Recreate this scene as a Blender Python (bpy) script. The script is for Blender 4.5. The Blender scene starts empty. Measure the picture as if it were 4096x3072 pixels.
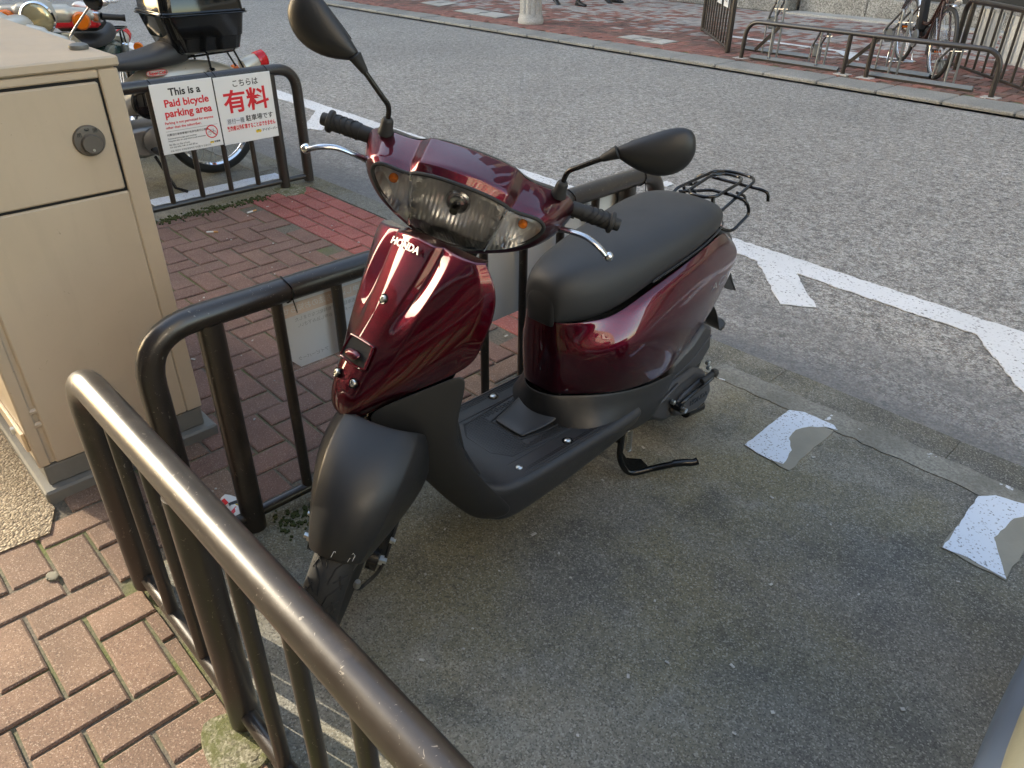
import bpy, bmesh, math, random
from mathutils import Vector, Matrix
SC = bpy.context.scene
R = math.radians
rnd = random.Random(7)

# ------------------------------------------------------------------ camera, sky, sun, exposure
cam_d = bpy.data.cameras.new('camera'); cam = bpy.data.objects.new('camera', cam_d)
SC.collection.objects.link(cam); SC.camera = cam
F_PX, PITCH, ROLL, YAW = 3020.0, R(31.9925), R(0.5755), R(-45.8715)
cam_d.sensor_width = 36.0; cam_d.lens = F_PX * 36.0 / 4096.0
cam_d.clip_start = 0.03; cam_d.clip_end = 900
_f0 = Vector((math.sin(YAW), math.cos(YAW), 0)); _r0 = Vector((math.cos(YAW), -math.sin(YAW), 0)); _z = Vector((0, 0, 1))
_fw = _f0 * math.cos(PITCH) - _z * math.sin(PITCH); _up = _f0 * math.sin(PITCH) + _z * math.cos(PITCH)
_r = _r0 * math.cos(ROLL) + _up * math.sin(ROLL); _u = -_r0 * math.sin(ROLL) + _up * math.cos(ROLL)
cam.matrix_world = Matrix(((_r.x, _u.x, -_fw.x, 0), (_r.y, _u.y, -_fw.y, 0), (_r.z, _u.z, -_fw.z, 1.4), (0, 0, 0, 1)))

SUN_EL, SUN_AZ = R(22), R(16)          # light travels towards +X, turned SUN_AZ to +Y
world = bpy.data.worlds.new('World'); SC.world = world; world.use_nodes = True
wn = world.node_tree; wn.nodes.clear()
sky = wn.nodes.new('ShaderNodeTexSky'); sky.sky_type = 'NISHITA'; sky.sun_disc = False
sky.sun_elevation = SUN_EL
_src = Vector((-math.cos(SUN_AZ), -math.sin(SUN_AZ)))        # towards the sun
sky.sun_rotation = math.atan2(_src.x, _src.y)
sky.air_density = 1.0; sky.dust_density = 1.6; sky.ozone_density = 1.0
bg = wn.nodes.new('ShaderNodeBackground'); bg.inputs[1].default_value = 0.15
wo = wn.nodes.new('ShaderNodeOutputWorld')
wn.links.new(sky.outputs[0], bg.inputs[0]); wn.links.new(bg.outputs[0], wo.inputs[0])
sun_d = bpy.data.lights.new('sun', 'SUN'); sun = bpy.data.objects.new('sun', sun_d); SC.collection.objects.link(sun)
sun_d.energy = 2.3; sun_d.angle = R(0.5); sun_d.color = (1.0, 0.95, 0.87)
_dir = Vector((math.cos(SUN_EL) * math.cos(SUN_AZ), math.cos(SUN_EL) * math.sin(SUN_AZ), -math.sin(SUN_EL)))
sun.rotation_euler = _dir.to_track_quat('-Z', 'Y').to_euler(); sun.location = (-10, -4, 12)
vs = SC.view_settings; vs.view_transform = 'Standard'; vs.look = 'None'; vs.exposure = 2.5; vs.gamma = 1.0; vs.use_curve_mapping = False
vs.use_white_balance = True; vs.white_balance_temperature = 7700; vs.white_balance_tint = 8
SC.cycles.max_bounces = 8; SC.cycles.transparent_max_bounces = 16; SC.cycles.caustics_reflective = False; SC.cycles.caustics_refractive = False
SC.cycles.sample_clamp_indirect = 6.0
try: SC.cycles.use_denoising = True
except Exception: pass

# ------------------------------------------------------------------ helpers
COL = SC.collection
def tag(o, label=None, cat=None, group=None, kind=None):
    if label: o['label'] = label
    if cat: o['category'] = cat
    if group: o['group'] = group
    if kind: o['kind'] = kind
    return o
def empty(name, loc=(0, 0, 0), rz=0.0, parent=None):
    o = bpy.data.objects.new(name, None); COL.objects.link(o); o.location = loc; o.rotation_euler = (0, 0, rz)
    o.empty_display_size = 0.1
    if parent: o.parent = parent
    return o
def catmull(pts, n=6, closed=False):
    P = [Vector(p) for p in pts]
    if len(P) < 3: return P
    out = []; m = len(P); rng = range(m if closed else m - 1)
    for i in rng:
        if closed: p0, p1, p2, p3 = P[i - 1], P[i], P[(i + 1) % m], P[(i + 2) % m]
        else: p0, p1, p2, p3 = P[max(i - 1, 0)], P[i], P[i + 1], P[min(i + 2, m - 1)]
        for k in range(n):
            t = k / n; t2 = t * t; t3 = t2 * t
            out.append(0.5 * ((2 * p1) + (p2 - p0) * t + (2 * p0 - 5 * p1 + 4 * p2 - p3) * t2 + (3 * p1 - p0 - 3 * p2 + p3) * t3))
    if not closed: out.append(P[-1])
    return out
def fillet(pts, r, n=5):
    P = [Vector(p) for p in pts]; out = [P[0]]
    for i in range(1, len(P) - 1):
        a, b, c = P[i - 1], P[i], P[i + 1]; u = (a - b); v = (c - b)
        rr = r[i] if isinstance(r, (list, tuple)) else r
        rr = min(rr, u.length * 0.49, v.length * 0.49)
        if rr < 1e-5: out.append(b); continue
        s = b + u.normalized() * rr; e = b + v.normalized() * rr
        for k in range(n + 1):
            t = k / n; out.append(s * (1 - t) ** 2 + b * 2 * t * (1 - t) + e * t * t)
    out.append(P[-1]); return out
class MB:
    """collects shapes, then links them as ONE mesh object"""
    def __init__(s): s.v = []; s.f = []; s.m = []; s.cr = []
    def add(s, v, f, mi=0):
        o = len(s.v); s.v += [tuple(p) for p in v]; s.f += [tuple(i + o for i in q) for q in f]; s.m += [mi] * len(f); return o
    def box(s, c, d, mi=0, rot=None, bev=0.0):
        x, y, z = [k / 2 for k in d]
        if bev <= 0:
            v = [Vector((sx * x, sy * y, sz * z)) for sx in (-1, 1) for sy in (-1, 1) for sz in (-1, 1)]
            f = [(0, 1, 3, 2), (4, 6, 7, 5), (0, 4, 5, 1), (2, 3, 7, 6), (0, 2, 6, 4), (1, 5, 7, 3)]
        else:
            v = []; f = []
            idx = {}
            for ax in range(3):
                for sg in (-1, 1):
                    for a in (-1, 1):
                        for b in (-1, 1):
                            p = [0, 0, 0]; d2 = [x, y, z]; o1, o2 = (ax + 1) % 3, (ax + 2) % 3
                            p[ax] = sg * d2[ax]; p[o1] = a * (d2[o1] - bev); p[o2] = b * (d2[o2] - bev)
                            idx[(ax, sg, a, b)] = len(v); v.append(Vector(p))
            for ax in range(3):
                for sg in (-1, 1):
                    q = [idx[(ax, sg, -1, -1)], idx[(ax, sg, 1, -1)], idx[(ax, sg, 1, 1)], idx[(ax, sg, -1, 1)]]
                    f.append(tuple(q if sg > 0 else q[::-1]))
            def cid(ax, sgn):   # vertex of face ax at corner sgn (3-tuple)
                return idx[(ax, sgn[ax], sgn[(ax + 1) % 3], sgn[(ax + 2) % 3])]
            for ax in range(3):
                o1, o2 = (ax + 1) % 3, (ax + 2) % 3
                for a in (-1, 1):
                    for b in (-1, 1):
                        c1 = [0, 0, 0]; c2 = [0, 0, 0]; c1[ax] = -1; c2[ax] = 1; c1[o1] = c2[o1] = a; c1[o2] = c2[o2] = b
                        q = [cid(o1, c1), cid(o1, c2), cid(o2, c2), cid(o2, c1)]
                        f.append(tuple(q if a * b < 0 else q[::-1]))
            for sx in (-1, 1):
                for sy in (-1, 1):
                    for sz in (-1, 1):
                        c_ = (sx, sy, sz); q = [cid(0, c_), cid(1, c_), cid(2, c_)]
                        f.append(tuple(q if sx * sy * sz > 0 else q[::-1]))
        M_ = rot if rot else Matrix.Identity(3)
        s.add([Vector(c) + M_ @ p for p in v], f, mi); return s
    def tube(s, path, r, n=12, mi=0, cap=True, closed=False, flat=None):
        P = [Vector(p) for p in path]; m = len(P)
        rr = r if isinstance(r, (list, tuple)) else [r] * m
        T = []
        for i in range(m):
            a = P[i - 1] if (i > 0 or closed) else P[i]; b = P[(i + 1) % m] if (i < m - 1 or closed) else P[i]
            t = (b - a); T.append(t.normalized() if t.length > 1e-9 else Vector((0, 0, 1)))
        up = Vector((0, 0, 1)) if abs(T[0].z) < 0.9 else Vector((1, 0, 0))
        nrm = (up - T[0] * up.dot(T[0])).normalized(); V = []
        for i in range(m):
            if i:
                nrm = nrm - T[i] * nrm.dot(T[i])
                nrm = nrm.normalized() if nrm.length > 1e-6 else T[i].orthogonal().normalized()
            bn = T[i].cross(nrm)
            for k in range(n):
                a = 2 * math.pi * k / n; ca, sa = math.cos(a), math.sin(a)
                if flat: ca *= flat[0]; sa *= flat[1]
                V.append(P[i] + (nrm * ca + bn * sa) * rr[i])
        Fc = []
        for i in range(m if closed else m - 1):
            j = (i + 1) % m
            for k in range(n): Fc.append((i * n + k, i * n + (k + 1) % n, j * n + (k + 1) % n, j * n + k))
        if cap and not closed: Fc.append(tuple(range(n))[::-1]); Fc.append(tuple((m - 1) * n + k for k in range(n)))
        s.add(V, Fc, mi); return s
    def lathe(s, prof, origin=(0, 0, 0), axis=(0, 0, 1), n=24, mi=0, cap=True):
        A = Vector(axis).normalized(); X = A.orthogonal().normalized(); Y = A.cross(X); O = Vector(origin); V = []
        for (r, h) in prof:
            for k in range(n):
                a = 2 * math.pi * k / n; V.append(O + A * h + (X * math.cos(a) + Y * math.sin(a)) * r)
        Fc = []
        for i in range(len(prof) - 1):
            for k in range(n): Fc.append((i * n + k, i * n + (k + 1) % n, (i + 1) * n + (k + 1) % n, (i + 1) * n + k))
        if cap: Fc.append(tuple(range(n))[::-1]); Fc.append(tuple((len(prof) - 1) * n + k for k in range(n)))
        s.add(V, Fc, mi); return s
    def loft(s, rings, closed=True, caps=(True, True), mi=0):
        n = len(rings[0]); V = [p for r_ in rings for p in r_]; Fc = []
        for i in range(len(rings) - 1):
            for k in range(n if closed else n - 1): Fc.append((i * n + k, i * n + (k + 1) % n, (i + 1) * n + (k + 1) % n, (i + 1) * n + k))
        if closed and caps[0]: Fc.append(tuple(range(n))[::-1])
        if closed and caps[1]: Fc.append(tuple((len(rings) - 1) * n + k for k in range(n)))
        s.add(V, Fc, mi); return s
    def grid(s, rows, mi=0): return s.loft(rows, closed=False, mi=mi)
    def prism(s, poly, d, mi=0):
        """poly: list of 3D points (planar), d: offset vector"""
        n = len(poly); D = Vector(d); V = [Vector(p) for p in poly] + [Vector(p) + D for p in poly]
        Fc = [tuple(range(n))[::-1], tuple(range(n, 2 * n))] + [(k, (k + 1) % n, n + (k + 1) % n, n + k) for k in range(n)]
        s.add(V, Fc, mi); return s
    def mesh(s, name):
        me = bpy.data.meshes.new(name); me.from_pydata(s.v, [], s.f); return me
    def build(s, name, mats, parent=None, smooth=True, sub=0, solid=0.0, bevel=0.0, auto=None, offset=-1.0, fixn=True, xf=None, crease=None):
        v = s.v if xf is None else [tuple(xf(Vector(p))) for p in s.v]
        me = bpy.data.meshes.new(name); me.from_pydata(v, [], s.f)
        if fixn:
            bm = bmesh.new(); bm.from_mesh(me)
            if not crease: bmesh.ops.remove_doubles(bm, verts=bm.verts, dist=1e-6)
            bmesh.ops.recalc_face_normals(bm, faces=bm.faces)
            if len(bm.faces) == len(s.f): pass
            bm.to_mesh(me); bm.free()
        for m_ in (mats if isinstance(mats, (list, tuple)) else [mats]): me.materials.append(m_)
        if len(me.polygons) == len(s.m): me.polygons.foreach_set('material_index', s.m)
        me.polygons.foreach_set('use_smooth', [smooth] * len(me.polygons))
        if crease:
            cd = {tuple(sorted((a, b))): c for a, b, c in crease}; at = me.attributes.new('crease_edge', 'FLOAT', 'EDGE')
            at.data.foreach_set('value', [cd.get(tuple(sorted(e.vertices)), 0.0) for e in me.edges])
        o = bpy.data.objects.new(name, me); COL.objects.link(o)
        if parent: o.parent = parent
        if bevel: b = o.modifiers.new('bevel', 'BEVEL'); b.width = bevel; b.segments = 2; b.limit_method = 'ANGLE'; b.angle_limit = R(35)
        if solid: so = o.modifiers.new('solid', 'SOLIDIFY'); so.thickness = solid; so.offset = offset
        if sub: su = o.modifiers.new('sub', 'SUBSURF'); su.levels = sub; su.render_levels = sub
        if smooth and auto is None and not sub: auto = 38
        if auto:
            try:
                me.set_sharp_from_angle(angle=R(auto))
            except Exception: pass
        return o
def copy_tree(o, parent=None):
    c = o.copy(); COL.objects.link(c)
    if parent is not None: c.parent = parent
    for ch in o.children: copy_tree(ch, c)
    return c

# ------------------------------------------------------------------ materials
class NT:
    def __init__(s, name):
        s.mat = bpy.data.materials.new(name); s.mat.use_nodes = True; s.t = s.mat.node_tree; s.t.nodes.clear()
        s.out = s.t.nodes.new('ShaderNodeOutputMaterial'); s.pos = None
    def n(s, typ, **kw):
        nd = s.t.nodes.new('ShaderNode' + typ)
        for k, v in kw.items():
            if k.startswith('i_'): s.set(nd, k[2:], v)
            else: setattr(nd, k, v)
        return nd
    def set(s, nd, key, v):
        key = int(key) if key.isdigit() else key.replace('_', ' ')
        sock = nd.inputs[key] if isinstance(key, int) else next((q for q in nd.inputs if q.name.lower() == key.lower() and q.enabled), nd.inputs.get(key))
        if isinstance(v, bpy.types.NodeSocket): s.t.links.new(v, sock)
        elif isinstance(v, (tuple, list)) and sock.type == 'RGBA': sock.default_value = tuple(v) + (1,) * (4 - len(v))
        else: sock.default_value = v
    def P(s):
        if s.pos is None: s.pos = s.n('NewGeometry').outputs['Position']
        return s.pos
    def noise(s, scale, detail=4, rough=0.55, vec=None, dist=0.0):
        return s.n('TexNoise', i_vector=vec or s.P(), i_scale=scale, i_detail=detail, i_roughness=rough, i_distortion=dist).outputs[0]
    def vor(s, scale, out='Color', feat='F1', vec=None, rnd_=1.0):
        nd = s.n('TexVoronoi', feature=feat, i_vector=vec or s.P(), i_scale=scale, i_randomness=rnd_); return nd.outputs[out]
    def ramp(s, fac, stops, interp='LINEAR'):
        nd = s.n('ValToRGB'); s.t.links.new(fac, nd.inputs[0]); cr = nd.color_ramp; cr.interpolation = interp
        while len(cr.elements) < len(stops): cr.elements.new(0.5)
        for e, (p, c) in zip(cr.elements, stops):
            e.position = p; e.color = (c, c, c, 1) if isinstance(c, (int, float)) else tuple(c) + (1,)
        return nd.outputs[0]
    def mix(s, fac, a, b, mode='MIX'):
        nd = s.n('Mix', data_type='RGBA', blend_type=mode)
        for k, v in ((0, fac), (6, a), (7, b)):
            if isinstance(v, bpy.types.NodeSocket): s.t.links.new(v, nd.inputs[k])
            elif isinstance(v, (int, float)) and k != 0: nd.inputs[k].default_value = (v, v, v, 1)
            elif isinstance(v, (int, float)): nd.inputs[k].default_value = v
            else: nd.inputs[k].default_value = tuple(v) + (1,)
        return nd.outputs[2]
    def math(s, op, a, b=0.0):
        nd = s.n('Math', operation=op)
        for k, v in ((0, a), (1, b)):
            if isinstance(v, bpy.types.NodeSocket): s.t.links.new(v, nd.inputs[k])
            else: nd.inputs[k].default_value = v
        return nd.outputs[0]
    def bump(s, h, strength=0.3, dist=0.002, normal=None):
        nd = s.n('Bump', i_strength=strength, i_distance=dist, i_height=h)
        if normal is not None: s.t.links.new(normal, nd.inputs['Normal'])
        return nd.outputs[0]
    def bsdf(s, base, rough=0.5, metal=0.0, normal=None, **kw):
        nd = s.n('BsdfPrincipled'); s.set(nd, 'Base_Color', base); s.set(nd, 'Roughness', rough); s.set(nd, 'Metallic', metal)
        if normal is not None: s.t.links.new(normal, nd.inputs['Normal'])
        for k, v in kw.items(): s.set(nd, k, v)
        s.t.links.new(nd.outputs[0], s.out.inputs[0]); s.b = nd; return s.mat

def m_plain(name, col, rough=0.5, metal=0.0, bumpy=0.0, bscale=300.0, var=0.0, vscale=12.0, **kw):
    t = NT(name); base = col; nrm = None
    if var: base = t.mix(t.math('MULTIPLY', t.noise(vscale, 5), var), col, tuple(c * 0.35 for c in col))
    if bumpy: nrm = t.bump(t.noise(bscale, 3), bumpy, 0.0008)
    r_ = rough
    if var: r_ = t.math('ADD', rough - 0.06, t.math('MULTIPLY', t.noise(vscale * 2.3, 4), 0.12))
    return t.bsdf(base, r_, metal, nrm, **kw)

def m_asphalt():
    t = NT('asphalt_aggregate'); c = t.vor(150, 'Color'); d = t.vor(150, 'Distance')
    c2 = t.vor(62, 'Color')
    g = t.n('SeparateColor', i_color=c).outputs[0]; g2 = t.n('SeparateColor', i_color=c2).outputs[1]; hue = t.n('SeparateColor', i_color=c).outputs[2]
    stone = t.ramp(g, [(0.0, (0.10, 0.098, 0.09)), (0.35, (0.27, 0.26, 0.24)), (0.7, (0.42, 0.405, 0.375)), (0.95, (0.62, 0.60, 0.56))])
    stone = t.mix(t.ramp(hue, [(0.82, 0.0), (0.9, 0.55)]), stone, (0.26, 0.17, 0.11))
    stone = t.mix(t.ramp(g2, [(0.86, 0.0), (0.93, 0.6)]), stone, (0.36, 0.34, 0.30))
    gap = t.ramp(d, [(0.32, 0.0), (0.8, 0.5)])
    base = t.mix(gap, stone, (0.03, 0.03, 0.031))
    wear = t.noise(0.55, 5); fine = t.noise(3.2, 5)
    base = t.mix(t.ramp(t.noise(26, 5, 0.8), [(0.36, 0.75), (0.5, 0.0)]), base, (0.05, 0.05, 0.05)); base = t.mix(t.ramp(t.noise(31, 5, 0.8), [(0.50, 0.0), (0.64, 0.7)]), base, (0.58, 0.565, 0.53))
    base = t.mix(t.ramp(wear, [(0.35, 0.0), (0.7, 0.30)]), base, (0.07, 0.07, 0.07))
    sep = t.n('SeparateXYZ', i_vector=t.P()); yy = t.math('ADD', sep.outputs[1], t.math('MULTIPLY', sep.outputs[0], 0.031))
    # gutter-side band and tyre-worn band: fine dark dust settled along the kerb lines
    near = t.math('ADD', yy, t.math('MULTIPLY', fine, 0.14))
    dust = t.ramp(t.math('MULTIPLY', near, 0.1), [(0.246, 0.75), (0.262, 0.35), (0.278, 0.55), (0.300, 0.0)])
    base = t.mix(dust, base, t.mix(t.noise(90, 3), (0.07, 0.072, 0.074), (0.20, 0.20, 0.20)))
    edge2 = t.ramp(t.math('MULTIPLY', near, 0.1), [(0.742, 0.0), (0.752, 0.6), (0.766, 0.1)])
    base = t.mix(edge2, base, (0.045, 0.046, 0.05))
    h = t.math('ADD', t.ramp(d, [(0.0, 1.0), (0.8, 0.0)]), t.math('MULTIPLY', t.noise(260, 3), 0.5))
    return t.bsdf(base, t.math('ADD', 0.62, t.math('MULTIPLY', g, 0.3)), 0.0, t.bump(h, 0.85, 0.004))
def m_concrete(name='bay_concrete', dark=1.0):
    t = NT(name); k = dark; big = t.noise(1.3, 6, 0.62); mid = t.noise(5.5, 6, 0.65); fine = t.noise(240, 4, 0.7); g = t.n('SeparateColor', i_color=t.vor(300, 'Color')).outputs[0]
    base = t.ramp(big, [(0.34, (0.13 * k, 0.124 * k, 0.105 * k)), (0.5, (0.205 * k, 0.193 * k, 0.158 * k)), (0.66, (0.29 * k, 0.275 * k, 0.225 * k))])
    base = t.mix(t.ramp(t.noise(2.1, 5, 0.6), [(0.44, 0.0), (0.60, 0.7)]), base, (0.195 * k, 0.168 * k, 0.088 * k))      # algae stain
    base = t.mix(t.ramp(mid, [(0.50, 0.0), (0.66, 0.55)]), base, (0.07, 0.068, 0.06)); base = t.mix(t.ramp(t.noise(9, 6, 0.7), [(0.56, 0.0), (0.72, 0.5)]), base, (0.31, 0.30, 0.265))
    base = t.mix(t.ramp(t.noise(3.4, 3, 0.5, dist=1.0), [(0.68, 0.0), (0.78, 0.4)]), base, (0.22, 0.12, 0.05))  # rust stains
    sep = t.n('SeparateXYZ', i_vector=t.P()); worn = t.math('ADD', t.math('MULTIPLY', sep.outputs[0], 0.8), t.math('MULTIPLY', t.noise(1.7, 4), 1.1))
    base = t.mix(t.ramp(worn, [(-0.0, 0.0), (0.35, 0.45)]), base, (0.085, 0.086, 0.088))                            # darker towards +X
    base = t.mix(t.ramp(g, [(0.0, 0.60), (0.38, 0.0)]), base, (0.03, 0.03, 0.027)); base = t.mix(t.ramp(g, [(0.74, 0.0), (0.97, 0.48)]), base, (0.42, 0.41, 0.36))
    base = t.mix(t.ramp(t.noise(70, 4, 0.75), [(0.38, 0.35), (0.5, 0.0)]), base, (0.04, 0.04, 0.035))
    return t.bsdf(base, 0.86, 0.0, t.bump(t.math('ADD', fine, t.math('MULTIPLY', g, 0.7)), 0.6, 0.0016))
def m_brick(name, cols, speck=0.5, moss=0.25, attr=False):
    t = NT(name)
    r_ = t.n('Attribute', attribute_name='shade').outputs['Fac'] if attr else t.n('ObjectInfo').outputs['Random']
    base = t.ramp(r_, [(i / (len(cols) - 1), c) for i, c in enumerate(cols)])
    base = t.mix(t.ramp(t.noise(5, 5), [(0.4, 0.0), (0.75, 0.55)]), base, tuple(c * 0.45 for c in cols[0]))
    g = t.n('SeparateColor', i_color=t.vor(420, 'Color')).outputs[0]
    base = t.mix(t.ramp(g, [(0.0, speck), (0.3, 0.0)]), base, (0.03, 0.022, 0.02)); base = t.mix(t.ramp(g, [(0.84, 0.0), (0.98, speck)]), base, (0.46, 0.36, 0.29))
    base = t.mix(t.ramp(t.noise(26, 5, 0.65), [(0.62, 0.0), (0.75, moss)]), base, (0.16, 0.145, 0.08))
    h = t.math('ADD', t.math('MULTIPLY', t.noise(330, 4, 0.7), 0.8), t.math('MULTIPLY', t.noise(40, 4), 0.7))
    return t.bsdf(base, 0.9, 0.0, t.bump(h, 0.75, 0.0022))
def m_joint():
    t = NT('joint_sand'); n_ = t.noise(120, 5, 0.7); m_ = t.noise(3.3, 5)
    base = t.ramp(n_, [(0.3, (0.055, 0.046, 0.036)), (0.7, (0.19, 0.165, 0.125))])
    base = t.mix(t.ramp(m_, [(0.47, 0.0), (0.62, 0.85)]), base, t.mix(t.noise(160, 3), (0.035, 0.055, 0.012), (0.15, 0.17, 0.04)))
    return t.bsdf(base, 0.95, 0.0, t.bump(n_, 1.0, 0.004))
def m_paint():
    t = NT('road_paint'); g = t.n('SeparateColor', i_color=t.vor(140, 'Color')).outputs[0]; w = t.noise(9, 6, 0.65)
    base = t.ramp(t.noise(2, 4), [(0.3, (0.56, 0.57, 0.575)), (0.7, (0.68, 0.69, 0.70))])
    pit = t.ramp(t.math('ADD', g, t.math('MULTIPLY', w, 0.35)), [(0.17, 0.85), (0.30, 0.0)])
    base = t.mix(pit, base, (0.12, 0.12, 0.125))
    return t.bsdf(base, 0.7, 0.0, t.bump(t.vor(150, 'Distance'), 0.4, 0.003))
def m_wornpaint():
    """paint on the bay floor with whole flakes gone: the flakes' bare concrete shows"""
    t = NT('worn_bay_paint'); w = t.noise(7.5, 3, 0.5, dist=0.4)
    base = t.mix(t.ramp(t.n('SeparateColor', i_color=t.vor(240, 'Color')).outputs[0], [(0.03, 0.75), (0.12, 0.0)]), (0.60, 0.66, 0.74), (0.13, 0.13, 0.13))
    bare = t.ramp(t.noise(120, 4), [(0.35, (0.22, 0.21, 0.185)), (0.65, (0.36, 0.35, 0.31))])
    base = t.mix(t.ramp(w, [(0.74, 0.0), (0.755, 1.0)]), base, bare)
    return t.bsdf(base, 0.75, 0.0, t.bump(t.noise(200, 3), 0.3, 0.001))
def m_strip():
    """paint worn down to the pale cement skin, with a few white flakes left"""
    t = NT('worn_strip'); bare = t.ramp(t.noise(130, 4, 0.7), [(0.35, (0.14, 0.135, 0.115)), (0.65, (0.30, 0.29, 0.25))])
    bare = t.mix(t.ramp(t.noise(6, 5, 0.6), [(0.42, 0.0), (0.62, 0.6)]), bare, (0.12, 0.115, 0.095))
    base = t.mix(t.ramp(t.noise(11, 4, 0.6, dist=0.5), [(0.655, 0.0), (0.67, 1.0)]), bare, (0.58, 0.60, 0.62))
    return t.bsdf(base, 0.8, 0.0, t.bump(t.noise(200, 3), 0.4, 0.001))
def m_carpaint():
    t = NT('burgundy_metallic'); v = t.n('TexVoronoi', feature='F1', i_vector=t.P(), i_scale=2600.0)
    fl = t.n('SeparateColor', i_color=v.outputs['Color']).outputs[0]
    base = t.mix(t.ramp(fl, [(0.72, 0.0), (1.0, 0.6)]), (0.066, 0.0006, 0.0085), (0.36, 0.005, 0.026))
    sub = t.n('VectorMath', operation='SUBTRACT', i_0=v.outputs['Color'], i_1=(0.5, 0.5, 0.5))
    sc = t.n('VectorMath', operation='SCALE'); t.t.links.new(sub.outputs[0], sc.inputs[0]); sc.inputs['Scale'].default_value = 0.16
    ad = t.n('VectorMath', operation='ADD'); t.t.links.new(t.n('NewGeometry').outputs['Normal'], ad.inputs[0]); t.t.links.new(sc.outputs[0], ad.inputs[1])
    nm = t.n('VectorMath', operation='NORMALIZE'); t.t.links.new(ad.outputs[0], nm.inputs[0])
    m_ = t.bsdf(base, 0.38, 1.0, nm.outputs[0], Coat_Weight=1.0, Coat_Roughness=0.008, Coat_IOR=1.6)
    return m_
def m_lens(name, tint=(1, 1, 1), refl=0.12, rough=0.0):
    t = NT(name); tr = t.n('BsdfTransparent'); t.set(tr, 'Color', tint); gl = t.n('BsdfGlossy'); t.set(gl, 'Roughness', rough)
    fr = t.n('Fresnel'); fr.inputs[0].default_value = 1.5
    mx = t.n('MixShader'); t.t.links.new(fr.outputs[0], mx.inputs[0]); t.t.links.new(tr.outputs[0], mx.inputs[1]); t.t.links.new(gl.outputs[0], mx.inputs[2])
    t.t.links.new(mx.outputs[0], t.out.inputs[0]); return t.mat
def m_chrome(name, col=(0.82, 0.82, 0.82), rough=0.08): return m_plain(name, col, rough, 1.0)
def m_facet():
    t = NT('lamp_reflector'); sep = t.n('SeparateXYZ', i_vector=t.n('TexCoord').outputs['Object'])
    w = t.math('PINGPONG', t.math('MULTIPLY', sep.outputs[1], 110.0), 0.5)
    return t.bsdf((0.96, 0.97, 0.98), 0.20, 0.5, t.bump(w, 0.35, 0.004))
def m_rail():
    t = NT('brown_rail_paint'); w = t.noise(14, 6, 0.7); sc = t.noise(75, 3, 0.6, dist=2.2)
    base = t.mix(t.ramp(w, [(0.4, 0.0), (0.8, 0.6)]), (0.021, 0.0155, 0.012), (0.036, 0.029, 0.024))
    base = t.mix(t.ramp(sc, [(0.67, 0.0), (0.70, 0.7)]), base, (0.26, 0.23, 0.19))
    base = t.mix(t.ramp(t.noise(5, 6, 0.75), [(0.58, 0.0), (0.70, 0.5)]), base, (0.085, 0.066, 0.05))
    rg = t.math('ADD', 0.20, t.math('MULTIPLY', w, 0.26))
    return t.bsdf(base, rg, 0.0, t.bump(t.noise(60, 5), 0.08, 0.001), Coat_Weight=0.35, Coat_Roughness=0.28)
def m_cab(name, col):
    t = NT(name); w = t.noise(6, 6, 0.6); s2 = t.noise(48, 4, 0.7, dist=1.5)
    base = t.mix(t.ramp(w, [(0.4, 0.0), (0.8, 0.35)]), col, tuple(c * 0.78 for c in col))
    base = t.mix(t.ramp(s2, [(0.70, 0.0), (0.72, 0.5)]), base, (0.22, 0.17, 0.12))
    st = t.n('TexNoise', i_scale=1.0, i_detail=5.0); mp = t.n('Mapping'); t.t.links.new(t.P(), mp.inputs[0]); mp.inputs['Scale'].default_value = (5, 22, 4.0)
    t.t.links.new(mp.outputs[0], st.inputs['Vector'])
    base = t.mix(t.ramp(st.outputs[0], [(0.56, 0.0), (0.66, 0.10)]), base, (0.36, 0.29, 0.21))
    rg = t.math('ADD', 0.22, t.math('MULTIPLY', t.noise(9, 5), 0.35))
    return t.bsdf(base, rg, 0.0, t.bump(t.noise(34, 4), 0.03, 0.0015))
def m_granite(name, a, b, sc=220):
    t = NT(name); g = t.n('SeparateColor', i_color=t.vor(sc, 'Color')).outputs[0]
    base = t.mix(t.ramp(t.noise(1.5, 5), [(0.35, 0.0), (0.7, 0.5)]), t.ramp(g, [(0.0, a), (1.0, b)]), tuple(c * 0.6 for c in a))
    return t.bsdf(base, 0.75, 0.0, t.bump(t.noise(200, 3), 0.3, 0.001))
def m_leather(name, col, rough=0.55, sc=900.0):
    t = NT(name); return t.bsdf(t.mix(t.math('MULTIPLY', t.noise(9, 5), 0.4), col, tuple(c * 1.6 for c in col)), t.math('ADD', rough - 0.05, t.math('MULTIPLY', t.noise(14, 4), 0.14)), 0.0, t.bump(t.vor(sc, 'Distance'), 0.22, 0.0006))
def m_paper(name, col):
    t = NT(name); d = t.n('BsdfDiffuse'); t.set(d, 'Color', col); tr = t.n('BsdfTranslucent'); t.set(tr, 'Color', col); mx = t.n('MixShader'); mx.inputs[0].default_value = 0.45
    t.t.links.new(d.outputs[0], mx.inputs[1]); t.t.links.new(tr.outputs[0], mx.inputs[2]); t.t.links.new(mx.outputs[0], t.out.inputs[0]); return t.mat
def m_window(name, tint):
    t = NT(name); return t.bsdf(tint, 0.04, 0.0, None, Specular_IOR_Level=0.9)

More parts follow.
